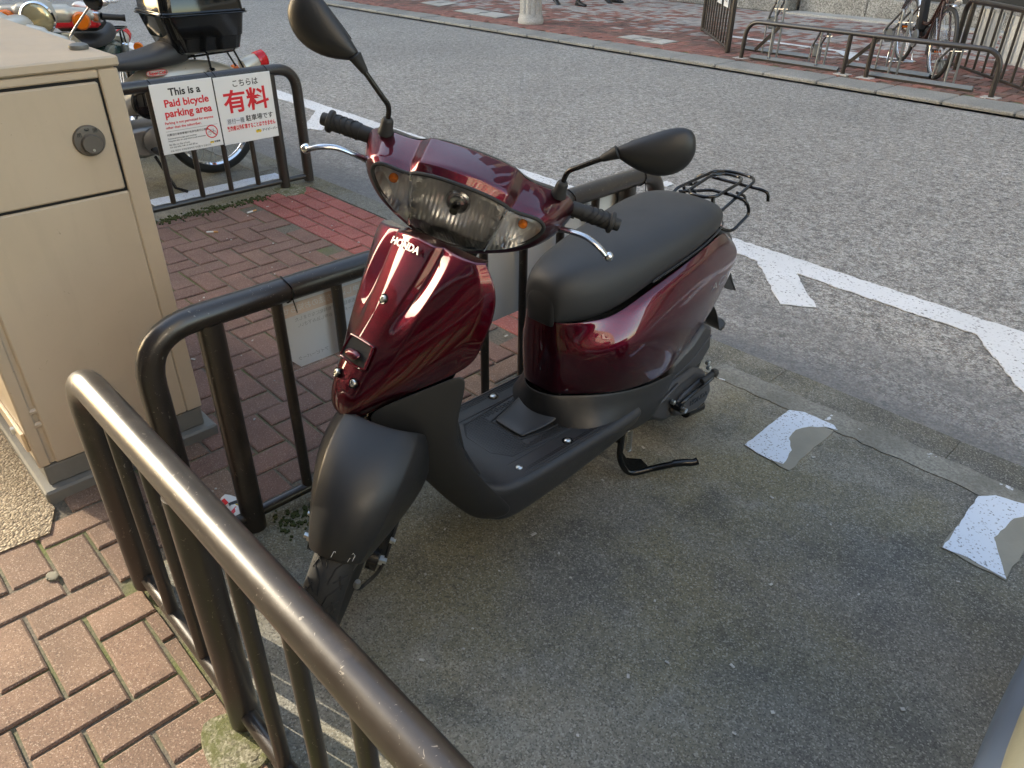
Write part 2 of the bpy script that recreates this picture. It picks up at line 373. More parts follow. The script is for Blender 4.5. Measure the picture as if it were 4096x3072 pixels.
A = dict(
    asphalt=m_asphalt(), concrete=m_concrete(), gutter=m_concrete('gutter_concrete', 0.8), joint=m_joint(), paint=m_paint(), wornpaint=m_wornpaint(), strip=m_strip(),
    brick_tan=m_brick('brick_tan', [(0.155, 0.098, 0.070), (0.21, 0.132, 0.092), (0.175, 0.106, 0.075), (0.24, 0.152, 0.105)]),
    brick_brown=m_brick('brick_brown', [(0.16, 0.088, 0.068), (0.20, 0.108, 0.083), (0.175, 0.10, 0.078), (0.22, 0.125, 0.093)], 0.4, 0.45),
    brick_red=m_brick('brick_red', [(0.30, 0.085, 0.07), (0.36, 0.10, 0.082), (0.33, 0.09, 0.075)], 0.55, 0.12),
    far_red=m_brick('far_paver_red', [(0.25, 0.105, 0.085), (0.30, 0.13, 0.105), (0.19, 0.10, 0.082)], 0.3, 0.1, True),
    far_grey=m_brick('far_paver_grey', [(0.33, 0.30, 0.28), (0.40, 0.375, 0.355), (0.27, 0.235, 0.22)], 0.3, 0.1, True),
    far_dark=m_brick('far_paver_dark', [(0.15, 0.088, 0.072), (0.19, 0.105, 0.086), (0.13, 0.082, 0.07)], 0.3, 0.1, True),
    kerbstone=m_granite('kerb_stone', (0.17, 0.165, 0.15), (0.36, 0.35, 0.32), 160), granite=m_granite('wall_granite', (0.13, 0.125, 0.11), (0.46, 0.44, 0.40), 70),
    palestone=m_granite('pale_stone', (0.36, 0.345, 0.31), (0.56, 0.54, 0.50), 90),
    burgundy=m_carpaint(), plastic=m_plain('black_plastic', (0.021, 0.021, 0.0215), 0.43, 0, 0.12, 1400, 0.35, 16), plastic_floor=m_plain('floor_plastic', (0.034, 0.035, 0.037), 0.36, 0, 0.3, 900, 0.35, 20),
    rubber=m_plain('rubber', (0.022, 0.022, 0.022), 0.6, 0, 0.2, 500, 0.3, 20), gloss_black=m_plain('gloss_black', (0.006, 0.006, 0.006), 0.08, 0), black_metal=m_plain('black_metal', (0.011, 0.011, 0.011), 0.25, 0, 0, 0, 0.3, 30),
    seat=m_leather('seat_vinyl', (0.024, 0.025, 0.027), 0.52), seat2=m_leather('seat_vinyl_smooth', (0.014, 0.0143, 0.0155), 0.42, 1600), thread=m_plain('grey_thread', (0.16, 0.16, 0.165), 0.8),
    case=m_plain('engine_case_grey', (0.043, 0.043, 0.046), 0.42, 0.0, 0.1, 900, 0.3, 25), chrome=m_chrome('chrome'), alu=m_plain('polished_aluminium', (0.62, 0.62, 0.63), 0.22, 1.0, 0, 0, 0.25, 60), zinc=m_plain('zinc_bolt', (0.62, 0.64, 0.62), 0.28, 1.0),
    lens=m_lens('clear_lens'), lens_ribbed=m_lens('ribbed_lens', (0.9, 0.9, 0.88), 0.1, 0.12), reflector=m_facet(), orange_lens=m_plain('orange_lens', (0.75, 0.16, 0.008), 0.12, 0, 0.3, 160), red_lens=m_plain('red_lens', (0.55, 0.006, 0.010), 0.1, 0, 0.2, 160), amber=m_plain('amber_bulb', (0.75, 0.18, 0.01), 0.15),
    rail=m_rail(), cab=m_cab('cabinet_beige', (0.55, 0.445, 0.325)), cab_side=m_cab('cabinet_beige_side', (0.57, 0.47, 0.35)), gap_black=m_plain('dark_gap', (0.008, 0.008, 0.008), 0.7), knob=m_plain('knob_grey', (0.15, 0.13, 0.11), 0.42, 0.2, 0.1, 600, 0.4, 40), plinth=m_plain('plinth_paint', (0.20, 0.195, 0.175), 0.7, 0, 0.3, 150, 0.5, 18),
    white=m_plain('white_panel', (0.78, 0.78, 0.76), 0.35, 0, 0, 0, 0.06, 8), paper=m_paper('notice_paper', (0.82, 0.83, 0.86)), offwhite=m_plain('off_white_paper', (0.72, 0.73, 0.76), 0.45, 0, 0.05, 60, 0.08, 12), ink=m_plain('black_print', (0.012, 0.012, 0.012), 0.5), redink=m_plain('red_print', (0.68, 0.012, 0.022), 0.45), greyink=m_plain('grey_print', (0.09, 0.09, 0.09), 0.5), paleink=m_plain('pale_print', (0.42, 0.43, 0.45), 0.6), tanink=m_plain('tan_print', (0.62, 0.50, 0.44), 0.6), greenink=m_plain('green_print', (0.03, 0.20, 0.09), 0.5), yellowink=m_plain('yellow_print', (0.80, 0.52, 0.03), 0.5),
    silver_paint=m_plain('silver_paint', (0.56, 0.53, 0.46), 0.3, 0.35, 0, 0, 0.25, 9), green_paint=m_plain('green_paint', (0.028, 0.062, 0.050), 0.16, 0.0, 0, 0, 0.15, 9), spoke=m_plain('spoke_steel', (0.5, 0.5, 0.48), 0.3, 1.0), engine=m_plain('engine_alloy', (0.30, 0.29, 0.275), 0.45, 0.8, 0.2, 120, 0.4, 30),
    galv=m_plain('galvanised_steel', (0.30, 0.315, 0.32), 0.42, 0.7, 0.05, 100, 0.35, 20), galv_dark=m_plain('galvanised_dull', (0.19, 0.20, 0.195), 0.5, 0.45, 0.05, 100, 0.4, 20), bike_brown=m_plain('brown_bicycle_paint', (0.045, 0.022, 0.018), 0.2, 0.25), board_white=m_plain('weathered_white_board', (0.62, 0.62, 0.58), 0.6, 0, 0, 0, 0.3, 7), cloth_black=m_plain('black_cloth', (0.012, 0.012, 0.013), 0.9), shoe=m_plain('black_shoe', (0.011, 0.011, 0.012), 0.45), skin=m_plain('skin', (0.42, 0.25, 0.17), 0.55),
    moss=m_plain('moss', (0.05, 0.065, 0.014), 0.95, 0, 1.0, 200, 0.6, 60), darkglass=m_window('dark_shop_glass', (0.012, 0.014, 0.014)), bluegrey=m_plain('blue_grey_metal', (0.11, 0.15, 0.22), 0.35, 0.2, 0, 0, 0.3, 12), olive=m_plain('olive_grey_vinyl', (0.115, 0.115, 0.088), 0.5, 0, 0.2, 300, 0.25, 14),
    facade_a=m_plain('facade_cream', (0.55, 0.50, 0.43), 0.8, 0, 0, 0, 0.2, 0.6), facade_b=m_plain('facade_grey', (0.33, 0.33, 0.34), 0.7, 0, 0, 0, 0.2, 0.5), facade_c=m_plain('facade_tile', (0.40, 0.30, 0.24), 0.7, 0, 0, 0, 0.2, 0.5), winglass=m_window('window_glass', (0.03, 0.04, 0.05)),
    leaf=m_plain('leaf_litter', (0.16, 0.15, 0.11), 0.8), cig=m_plain('cigarette_paper', (0.72, 0.71, 0.68), 0.8), filt=m_plain('cigarette_filter', (0.62, 0.30, 0.10), 0.8), clear=m_lens('clear_film', (0.93, 0.93, 0.9), 0.1, 0.2), door_dark=m_plain('dark_door', (0.016, 0.017, 0.018), 0.35), greenish=m_plain('greenish_grey_panel', (0.30, 0.33, 0.27), 0.45, 0, 0, 0, 0.2, 2),
)
# ------------------------------------------------------------------ the setting
CAMP = Vector((0, 0, 1.4))
def px(p):
    """where a world point falls in the 1024 x 768 picture (used only to leave out pieces no photo pixel shows)"""
    d = Vector(p) - CAMP; z_ = d.dot(_fw)
    if z_ <= 0.05: return None
    return (512 + 755 * d.dot(_r) / z_, 384 - 755 * d.dot(_u) / z_, z_)
def hidden_by_cabinet(p):
    a = CAMP; d = Vector(p) - a; t0, t1 = 0.0, 0.999
    for k, (lo, hi) in enumerate(((-3.4, -2.055), (0.2, 0.665), (0.0, 1.1))):
        if abs(d[k]) < 1e-9:
            if a[k] < lo or a[k] > hi: return False
            continue
        u, v = (lo - a[k]) / d[k], (hi - a[k]) / d[k]
        t0, t1 = max(t0, min(u, v)), min(t1, max(u, v))
    return t0 < t1
def seen(p, m=25):
    q = px(p)
    return q is not None and -m < q[0] < 1024 + m and -m < q[1] < 768 + m and not hidden_by_cabinet(p)
def sheet(name, pts, mat, kind='structure', thick=0.0, parent=None):
    mb = MB()
    if thick: mb.prism(pts, (0, 0, -thick))
    else: mb.add(pts, [tuple(range(len(pts)))])
    o = mb.build(name, mat, parent, smooth=False)
    if kind and not parent: tag(o, kind=kind)
    return o
g = sheet('ground', [(-300, -300, -0.09), (300, -300, -0.09), (300, 300, -0.09), (-300, 300, -0.09)], A['asphalt']); tag(g, 'dark ground running out to the horizon', 'ground')
FARY = lambda x: 7.50 - 0.035 * x
o = sheet('road', [(-90, 2.37, -0.012), (60, 2.37, -0.012), (60, FARY(60), -0.012), (-90, FARY(-90), -0.012)], A['asphalt']); tag(o, 'grey asphalt road with coarse aggregate', 'road')
# bay floors
o = sheet('parking_bay', [(-1.60, 0.262, 0), (3.2, 0.262, 0), (3.2, 2.229, 0), (-1.60, 2.229, 0)], A['concrete'], thick=0.08); tag(o, 'stained concrete floor of the scooter parking bay', 'bay floor')
bay2 = sheet('parking_bay', [(-16, 0.1, 0), (-4.06, 0.1, 0), (-4.06, 2.25, 0), (-16, 2.25, 0)], A['concrete'], thick=0.08); tag(bay2, 'concrete floor of the motorcycle bay behind the sign fence', 'bay floor')
# gutter kerb between bay and road, one stone after the other
gut = empty('gutter_kerb', (0, 2.3, 0)); tag(gut, 'low concrete kerb strip between the bays and the road', 'kerb', kind='structure')
mb = MB(); mb.box((0, 0, -0.05), (0.599, 0.134, 0.092), bev=0.002); stone_me = None
for i in range(-13, 6):
    x = -1.30 + 0.6 * i
    if i == -13: so = mb.build('kerb_stone', A['gutter'], gut, smooth=False); stone_me = so.data
    else: so = bpy.data.objects.new('kerb_stone', stone_me); COL.objects.link(so); so.parent = gut
    so.location = (x, 0.001 + rnd.uniform(-.002, .002), rnd.uniform(-.002, 0.001)); so.rotation_euler = (0, 0, rnd.uniform(-.002, .002))
# painted lines
def ragged(poly, step=0.03, amp=0.006, seed=1):
    rr = random.Random(seed); out = []; n = len(poly)
    for i in range(n):
        a, b = Vector(poly[i] + (0,)), Vector(poly[(i + 1) % n] + (0,)); L = (b - a).length; m = max(1, int(L / step)); nr = Vector((-(b - a).y, (b - a).x, 0)).normalized()
        for k in range(m): out.append(a + (b - a) * (k / m) + nr * (rr.uniform(-amp, amp) if k else 0))
    return out
def marking(name, poly, z, mat, label, group=None, amp=0.006, seed=1, step=0.03):
    P = ragged(poly, step, amp, seed); mb = MB(); mb.prism([(p.x, p.y, z) for p in P], (0, 0, -0.003)); o = mb.build(name, mat, None, smooth=False)
    tag(o, label, 'road marking', group, 'structure'); return o
WT = lambda x: 3.318 - 0.031 * x
marking('road_line', [(x, WT(x)) for x in (-15, -6, -3, -1, 1.5)] + [(x, WT(x) - 0.163) for x in (1.5, -1, -3, -6, -15)], -0.006, A['paint'], 'long white edge line painted along the near side of the road', amp=0.007, seed=3)
marking('road_marking', [(-1.66, 3.245), (-1.44, 3.225), (-1.18, 2.935), (-1.30, 2.85)], -0.0062, A['paint'], 'white slanted arm branching off the edge line behind the scooter', seed=4)
marking('road_marking', [(-0.665, 3.225), (-0.40, 3.218), (-0.10, 2.87), (-0.33, 2.80)], -0.0062, A['paint'], 'white slanted arm of the edge line at the right picture edge', seed=5)
marking('road_marking', [(-5.83, 3.365), (-5.58, 3.357), (-5.20, 3.02), (-5.36, 2.95)], -0.0062, A['paint'], 'white slanted arm of the edge line seen beyond the sign fence', seed=6)
marking('road_marking', [(-2.97, 3.50), (-2.97, 3.59), (-2.90, 3.60), (-2.89, 3.50)], -0.0062, A['paint'], 'small white paint patch left of the fence corner beyond the seat', seed=7)
marking('road_marking', [(-2.69, 3.84), (-2.68, 3.92), (-2.61, 3.90), (-2.61, 3.82)], -0.0062, A['paint'], 'small white paint patch just right of the fence corner', seed=8)
marking('bay_line', [(-1.17, 2.226), (1.6, 2.226), (1.6, 2.115), (-1.21, 2.12)], 0.0035, A['strip'], 'worn pale strip along the kerb end of the bay', amp=0.006, seed=9)
A['bare'] = m_plain('bare_cement_skin', (0.30, 0.285, 0.235), 0.85, 0, 0.6, 150, 0.55, 9)
def bay_mark(quad, white, label, seed):
    t = marking('bay_mark', quad, 0.0037, A['bare'], label, amp=0.004, seed=seed)
    P = ragged(white, .02, .0025, seed + 40); mb = MB(); mb.prism([(p.x, p.y, .0052) for p in P], (0, 0, -.0015)); mb.build('paint_film', A['wornpaint'], t, smooth=False)
bay_mark([(-0.857, 2.113), (-0.70, 2.113), (-0.695, 1.822), (-0.854, 1.836)], [(-0.857, 2.116), (-0.814, 2.142), (-0.714, 2.142), (-0.692, 2.124), (-0.727, 2.113), (-0.763, 2.077), (-0.785, 2.027), (-0.778, 1.973), (-0.739, 1.918), (-0.723, 1.837), (-0.76, 1.827), (-0.803, 1.827), (-0.853, 1.838)], 'flaking white bay mark nearest the scooter', 10)
bay_mark([(-0.264, 2.113), (-0.108, 2.113), (-0.104, 1.815), (-0.258, 1.819)], [(-0.265, 2.108), (-0.233, 2.147), (-0.163, 2.167), (-0.124, 2.16), (-0.148, 2.107), (-0.164, 2.08), (-0.177, 1.958), (-0.149, 1.904), (-0.104, 1.82), (-0.142, 1.823), (-0.196, 1.829), (-0.256, 1.82)], 'blue-white bay mark at the right picture edge', 11)
marking('bay_line', [(-6.2, 2.235), (-4.5, 2.235), (-4.5, 2.12), (-6.2, 2.12)], 0.0040, A['strip'], 'worn white strip under the motorcycle wheel behind the sign fence', amp=0.006, seed=12)
marking('bay_line', [(-4.42, 1.4), (-4.30, 1.4), (-4.30, 2.2), (-4.42, 2.2)], 0.0040, A['wornpaint'], 'worn white bar along the foot of the sign fence', amp=0.006, seed=13)

# near pavement: a bed of joint sand and one object for each brick
bed = sheet('pavement', [(-4.06, -3.2, -0.007), (3.2, -3.2, -0.007), (3.2, 0.266, -0.007), (-1.6, 0.266, -0.007), (-1.6, 2.228, -0.007), (-4.06, 2.228, -0.007)], A['joint'], thick=0.06)
tag(bed, 'red and brown brick pavement around the bay', 'pavement')
PB, QB = 0.0465, 0.0965
def brick_mesh(name, hx, hy):
    mb = MB(); c = 0.0045; z0, z1, z2 = -0.05, -0.0035, 0.0
    V = [(sx * hx, sy * hy, z0) for sx, sy in ((-1, -1), (1, -1), (1, 1), (-1, 1))] + [(sx * hx, sy * hy, z1) for sx, sy in ((-1, -1), (1, -1), (1, 1), (-1, 1))] + [(sx * (hx - c), sy * (hy - c), z2) for sx, sy in ((-1, -1), (1, -1), (1, 1), (-1, 1))]
    Fc = [(8, 9, 10, 11)] + [(i, (i + 1) % 4, 4 + (i + 1) % 4, 4 + i) for i in range(4)] + [(4 + i, 4 + (i + 1) % 4, 8 + (i + 1) % 4, 8 + i) for i in range(4)]
    mb.add(V, Fc); return mb.mesh(name)
BM = {}
for key in ('brick_tan', 'brick_brown', 'brick_red'):
    m_ = brick_mesh(key, PB, QB); m_.materials.append(A[key]); BM[key] = m_
bricks = []
GX, GY = -1.555, 0.022            # joints measured on the pavement
def cell(i, j): return GX + 0.1 * i, GY + 0.1 * j
def clip(b):
    x0, x1, y0, y1 = b
    if (x0 + x1) / 2 < -1.60:
        y1 = min(y1, 2.224); x0 = max(x0, -4.055)
        if (y0 + y1) / 2 > 0.26: x1 = min(x1, -1.604)
        elif x1 > -1.6: y1 = min(y1, 0.258)
    else: y1 = min(y1, 0.258)
    return x0, x1, y0, y1
def add_brick(x0, x1, y0, y1):
    x0, x1, y0, y1 = clip((x0, x1, y0, y1))
    if x1 - x0 < 0.03 or y1 - y0 < 0.03: return
    cx, cy = (x0 + x1) / 2, (y0 + y1) / 2
    if cx < -1.91 and cy < 0.19: return                       # aggregate strip beside the cabinet
    if not any(seen((x, y, 0), 12) for x in (x0, cx, x1) for y in (y0, cy, y1)): return
    q = px((cx, cy, 0)); key = 'brick_tan' if cy < 0.62 else 'brick_brown'
    if cy > 1.85 and cx < -1.6: key = 'brick_red'
    if 'red' not in key and cx > -1.75 and 1.2 < cy < 1.85: key = 'brick_tan'
    bricks.append((q[2] if q else 99, key, cx, cy, x1 - x0, y1 - y0))
for i in range(-30, 20):
    for j in range(-16, 19):
        c = (i - j) % 4; x, y = cell(i, j)
        if y > 1.80 and x < -1.55: continue
        if c == 0: add_brick(x, x + 0.2, y, y + 0.1)
        elif c == 2: add_brick(x, x + 0.1, y - 0.1, y + 0.1)
for r_ in range(4):                                            # red edging courses
    y = 1.825 + 0.1 * r_
    for k in range(-3, 26): add_brick(-4.05 + 0.2 * k + (0.1 if r_ % 2 else 0), -3.85 + 0.2 * k + (0.1 if r_ % 2 else 0), y, y + 0.1)
bricks.sort(); rest = MB(); rest_i = []
MATI = {'brick_tan': 0, 'brick_brown': 1, 'brick_red': 2}
for n_, (d_, key, cx, cy, w, h) in enumerate(bricks):
    rr = rnd; zt = rr.uniform(-0.0025, 0.0012); rot = rr.uniform(-0.012, 0.012)
    lon = w > h; L_, S_ = (w, h) if lon else (h, w)
    if n_ < 296:
        b = bpy.data.objects.new('brick', BM[key]); COL.objects.link(b); b.parent = bed
        b.location = (cx, cy, zt); b.rotation_euler = (rr.uniform(-.006, .006), rr.uniform(-.006, .006), rot + (math.pi / 2 if lon else 0))
        b.scale = (max(S_ - 0.0085, .02) / (2 * PB), max(L_ - 0.0085, .02) / (2 * QB), 1)
    else:
        rest.box((cx, cy, zt - 0.025), (w - .006, h - .006, 0.05), MATI[key])
if rest.v:
    o = rest.build('brick', [A['brick_tan'], A['brick_brown'], A['brick_red']], bed, smooth=False); o['kind'] = 'stuff'
t_ = NT('sandy_aggregate'); gg = t_.n('SeparateColor', i_color=t_.vor(150, 'Color')).outputs[0]
ag = t_.bsdf(t_.mix(t_.ramp(t_.vor(150, 'Distance'), [(0.3, 0.0), (0.8, 0.7)]), t_.ramp(gg, [(0.0, (0.18, 0.135, 0.09)), (0.6, (0.30, 0.24, 0.16)), (1.0, (0.44, 0.37, 0.27))]), (0.07, 0.05, 0.035)), 0.9, 0.0, t_.bump(t_.math('SUBTRACT', 1.0, t_.vor(150, 'Distance')), 0.9, 0.006))
o = sheet('aggregate_strip', [(-4.05, -1.2, 0.002), (-1.93, -1.2, 0.002), (-1.915, 0.04, 0.002), (-1.905, 0.155, 0.002), (-2.0, 0.195, 0.002), (-4.05, 0.2, 0.002)], ag, thick=0.05); tag(o, 'rough sandy aggregate strip beside the cabinet', 'ground')
# mortar lumps at the fence feet and moss along the sign fence
def lump(name, poly, z, mat, label, cat, h=0.008, seed=1, kind='structure', parent=None):
    rr = random.Random(seed); P = catmull([p + (0,) for p in poly], 5, True); c = sum(P, Vector()) / len(P); mb = MB()
    r0 = [(p.x, p.y, z - 0.012) for p in P]; r1 = [(c.x + (p.x - c.x) * .93 + rr.uniform(-.002, .002), c.y + (p.y - c.y) * .93, z + h * .7) for p in P]; r2 = [(c.x + (p.x - c.x) * .7, c.y + (p.y - c.y) * .7, z + h + rr.uniform(-.002, .002)) for p in P]
    mb.loft([r0, r1, r2], True, (False, True)); o = mb.build(name, mat, parent, smooth=True)
    if not parent: tag(o, label, cat, kind=kind)
    return o
t_ = NT('mossy_mortar'); gg = t_.n('SeparateColor', i_color=t_.vor(230, 'Color')).outputs[0]
mm = t_.mix(t_.ramp(t_.noise(22, 5, 0.7), [(0.42, 0.0), (0.58, 0.85)]), t_.ramp(gg, [(0.0, (0.10, 0.09, 0.06)), (0.6, (0.24, 0.225, 0.16)), (1.0, (0.38, 0.36, 0.28))]), (0.085, 0.095, 0.025)); mm = t_.bsdf(mm, 0.95, 0.0, t_.bump(t_.noise(140, 5, 0.75), 1.0, 0.006))
lump('mortar_patch', [(-1.10, 0.20), (-0.99, 0.17), (-0.93, 0.22), (-0.96, 0.29), (-1.06, 0.295)], 0.0, mm, 'mossy round mortar patch at the foot of the near fence post', 'mortar', 0.004, 3)
lump('mortar_patch', [(-4.16, 2.03), (-3.98, 2.02), (-3.95, 2.13), (-4.06, 2.20), (-4.17, 2.15)], 0.0, mm, 'pale mortar patch at the foot of the sign fence', 'mortar', 0.004, 4)
mb = MB(); rr = random.Random(5)
for k in range(420):
    y = rr.uniform(0.9, 1.95); x = -4.035 + rr.gauss(0, 0.026); s_ = rr.uniform(0.004, 0.013)
    mb.box((x, y, 0.002), (s_, s_ * rr.uniform(.6, 1.4), rr.uniform(.004, .012)), rot=Matrix.Rotation(rr.uniform(0, 3), 3, 'Z'))
for k in range(160):
    y = rr.uniform(0.60, 0.82); x = -1.50 + rr.gauss(0, 0.03); s_ = rr.uniform(0.003, 0.010)
    mb.box((x, y, 0.002), (s_, s_ * rr.uniform(.6, 1.4), rr.uniform(.003, .009)), rot=Matrix.Rotation(rr.uniform(0, 3), 3, 'Z'))
o = mb.build('moss', A['moss'], None, smooth=False); tag(o, 'dark green moss growing along the fence feet', 'moss', kind='stuff')

# far side: kerb stones, pavers, manholes
FTH = -0.035; FO = Vector((-4.6, FARY(-4.6), 0)); fa = Vector((math.cos(FTH), math.sin(FTH), 0)); fb = Vector((-math.sin(FTH), math.cos(FTH), 0))
FZ = 0.02
def far(a, b, z=0.0): return FO + fa * a + fb * b + Vector((0, 0, FZ + z))
fk = empty('far_kerb', FO, FTH); tag(fk, 'weathered stone kerb along the far side of the road', 'kerb', kind='structure')
mb = MB(); mb.box((0, 0.21, -0.06), (0.592, 0.42, 0.16), bev=0.012); so = mb.build('kerb_stone', A['kerbstone'], fk, smooth=False); kme = so.data
for i in range(-18, 12):
    if i > -18: so = bpy.data.objects.new('kerb_stone', kme); COL.objects.link(so); so.parent = fk
    so.location = (0.6 * i + 0.1, rnd.uniform(-.004, .004), rnd.uniform(-.004, .003))
mb = MB(); mb.box((-14, -0.045, -0.022), (80, 0.09, 0.02)); o = mb.build('gutter_strip', A['palestone'], fk, smooth=False)
mb = MB(); mb.add([far(-60, 0.4, -0.012), far(50, 0.4, -0.012), far(50, 6.2, -0.012), far(-60, 6.2, -0.012)], [(0, 1, 2, 3)])
fp = mb.build('far_pavement', A['joint'], None, smooth=False); tag(fp, 'red and grey block pavement across the road', 'pavement', kind='structure')
pav = []
for i in range(-112, 60):
    for j in range(0, 56):
        c = (i - j) % 4; a, b = 0.1 * i, 0.425 + 0.1 * j
        if c == 0: q4 = (a, a + .2, b, b + .1)
        elif c == 2 and j: q4 = (a, a + .1, b - .1, b + .1)
        else: continue
        ca, cb_ = (q4[0] + q4[1]) / 2, (q4[2] + q4[3]) / 2; w = far(ca, cb_)
        if not seen(w, 14): continue
        rv = rnd.random(); depth = cb_ + (0.35 * (rnd.random() - .5)); t1 = ca + 4.6
        if depth < 0.85 and ca < -0.45: k = 'far_red'
        elif depth < 1.55: k = 'far_dark' if rv < .62 else 'far_red'
        elif depth < 2.6: k = 'far_red' if rv < .45 else ('far_dark' if rv < .7 else 'far_grey')
        else: k = 'far_grey' if rv < .74 else 'far_red'
        pav.append((px(w)[2], k, q4, rnd.random()))
pav.sort(); FM = ['far_red', 'far_dark', 'far_grey']
def paver(mb, q4, k, s_):
    a0, a1, b0, b1 = q4[0] + .004, q4[1] - .004, q4[2] + .004, q4[3] - .004; zz = rnd.uniform(-.003, .002)
    ca, cb_ = (a0 + a1) / 2, (b0 + b1) / 2
    top = [far(a0 + .004, b0 + .004, zz), far(a1 - .004, b0 + .004, zz), far(a1 - .004, b1 - .004, zz), far(a0 + .004, b1 - .004, zz)]
    bot = [far(a0, b0, -.02), far(a1, b0, -.02), far(a1, b1, -.02), far(a0, b1, -.02)]
    mb.add(top + bot, [(0, 1, 2, 3), (4, 5, 1, 0), (5, 6, 2, 1), (6, 7, 3, 2), (7, 4, 0, 3)], FM.index(k)); return [s_] * 5
def shade_attr(o, vals):
    at = o.data.attributes.new('shade', 'FLOAT', 'FACE'); at.data.foreach_set('value', vals)
for (d_, k, q4, s_) in pav[:290]:
    mb = MB(); v_ = paver(mb, q4, FM[0], s_); o = mb.build('paver', A[k], fp, smooth=False, fixn=False); shade_attr(o, v_)
mb = MB(); vals = []
for (d_, k, q4, s_) in pav[290:]: vals += paver(mb, q4, k, s_)
o = mb.build('paver', [A[k] for k in FM], fp, smooth=False, fixn=False); o['kind'] = 'stuff'; shade_attr(o, vals)
def manhole(pts, label, n):
    t = empty('manhole_cover', pts[0] + (0,)); tag(t, label, 'manhole cover', 'utility covers in the far pavement')
    P = [Vector((p[0] - pts[0][0], p[1] - pts[0][1], 0)) for p in pts]; zz = FZ + 0.004
    fr = MB(); c = sum(P, Vector()) / 4
    fr.prism([(p.x, p.y, zz - .001) for p in P], (0, 0, -.02)); fr.build('frame', A['galv_dark'], t, smooth=False)
    for k in range(n):
        mb = MB(); e = [(k + .06) / n, (k + .94) / n]; q_ = []
        for (s_, tt) in ((e[0], .08), (e[1], .08), (e[1], .92), (e[0], .92)):
            lo = P[0].lerp(P[3], s_); hi = P[1].lerp(P[2], s_); q_.append(lo.lerp(hi, tt))
        mb.prism([(p.x, p.y, zz + .004) for p in q_], (0, 0, -.01)); mb.build('cover_plate', A['palestone'], t, smooth=False)
    mb = MB(); mb.lathe([(0.07, 0), (0.07, .003), (0.0, .003)], (c.x, c.y, zz + .003), n=14); mb.build('lift_hole', A['galv_dark'], t, smooth=False)
manhole([(-6.85, 8.49), (-6.83, 8.85), (-6.07, 8.80), (-6.05, 8.40)], 'pale rectangular utility cover of three plates before the far fence', 3)
manhole([(-10.6, 8.83), (-10.67, 9.33), (-9.47, 9.18), (-9.37, 8.68)], 'pale utility cover beside the fluted lamp post foot', 2)
manhole([(-11.95, 9.2), (-12.09, 9.85), (-11.44, 9.71), (-11.22, 9.05)], 'pale utility cover at the top picture edge', 2)
def far_mark(pts, label, seed):
    P = ragged(pts, .06, .006, seed); mb = MB(); mb.prism([(p.x, p.y, FZ + .009) for p in P], (0, 0, -.004)); o = mb.build('bicycle_bay_line', A['paint'], None, smooth=False); tag(o, label, 'road marking', kind='structure')
far_mark([(-5.9, 9.76), (-4.8, 9.68), (-3.44, 9.58), (-3.40, 9.50), (-4.35, 9.56), (-5.86, 9.64)], 'white line bounding the bicycle racks on the far pavement', 21)
far_mark([(-4.35, 9.55), (-4.05, 9.52), (-3.86, 9.10), (-3.95, 9.10)], 'white slanted arm of the far bicycle bay line', 22)

# ------------------------------------------------------------------ buildings
def building(name, label, x0, x1, y0, y1, h, wall, wins, rows, cols, storey=3.4, base=4.2, wh=1.8, frac=0.55, faces=('S',)):
    t = empty(name, ((x0 + x1) / 2, (y0 + y1) / 2, 0)); tag(t, label, 'building'); ox, oy = (x0 + x1) / 2, (y0 + y1) / 2
    mb = MB(); mb.box((0, 0, h / 2), (x1 - x0, y1 - y0, h)); mb.box((0, 0, h + .25), (x1 - x0 + .3, y1 - y0 + .3, .5)); mb.build('wall', wall, t, smooth=False)
    for fc in faces:
        L_ = (x1 - x0) if fc in 'SN' else (y1 - y0); w_ = L_ / cols * frac; mbm = MB(); mbm.box((0, 0, 0), (w_, .12, wh)); fr = MB(); fr.box((0, -.05, -wh / 2 - .06), (w_ + .2, .24, .12)); wm = None
        for r_ in range(rows):
            for c in range(cols):
                p = -L_ / 2 + (c + .5) * L_ / cols; z = base + r_ * storey
                if wm is None: wo_ = mbm.build('window', wins, t, smooth=False); wm = wo_.data
                else: wo_ = bpy.data.objects.new('window', wm); COL.objects.link(wo_); wo_.parent = t
                if fc == 'S': wo_.location = (p, -(y1 - y0) / 2, z)
                elif fc == 'N': wo_.location = (p, (y1 - y0) / 2, z)
                elif fc == 'W': wo_.location = (-(x1 - x0) / 2, p, z); wo_.rotation_euler = (0, 0, math.pi / 2)
                elif fc == 'E': wo_.location = ((x1 - x0) / 2, p, z); wo_.rotation_euler = (0, 0, math.pi / 2)
        for r_ in range(rows):
            b_ = MB(); L2 = L_ * .96
            if fc in 'SN': b_.box((0, (-1 if fc == 'S' else 1) * ((y1 - y0) / 2 + .10), base + r_ * storey - wh / 2 - .35), (L2, .34, .5))
            elif fc == 'W': b_.box((-(x1 - x0) / 2 - .10, 0, base + r_ * storey - wh / 2 - .35), (.34, L2, .5))
            else: b_.box(((x1 - x0) / 2 + .10, 0, base + r_ * storey - wh / 2 - .35), (.34, L2, .5))
            b_.build('spandrel_band', A['white'] if r_ % 2 else wall, t, smooth=False)
    return t
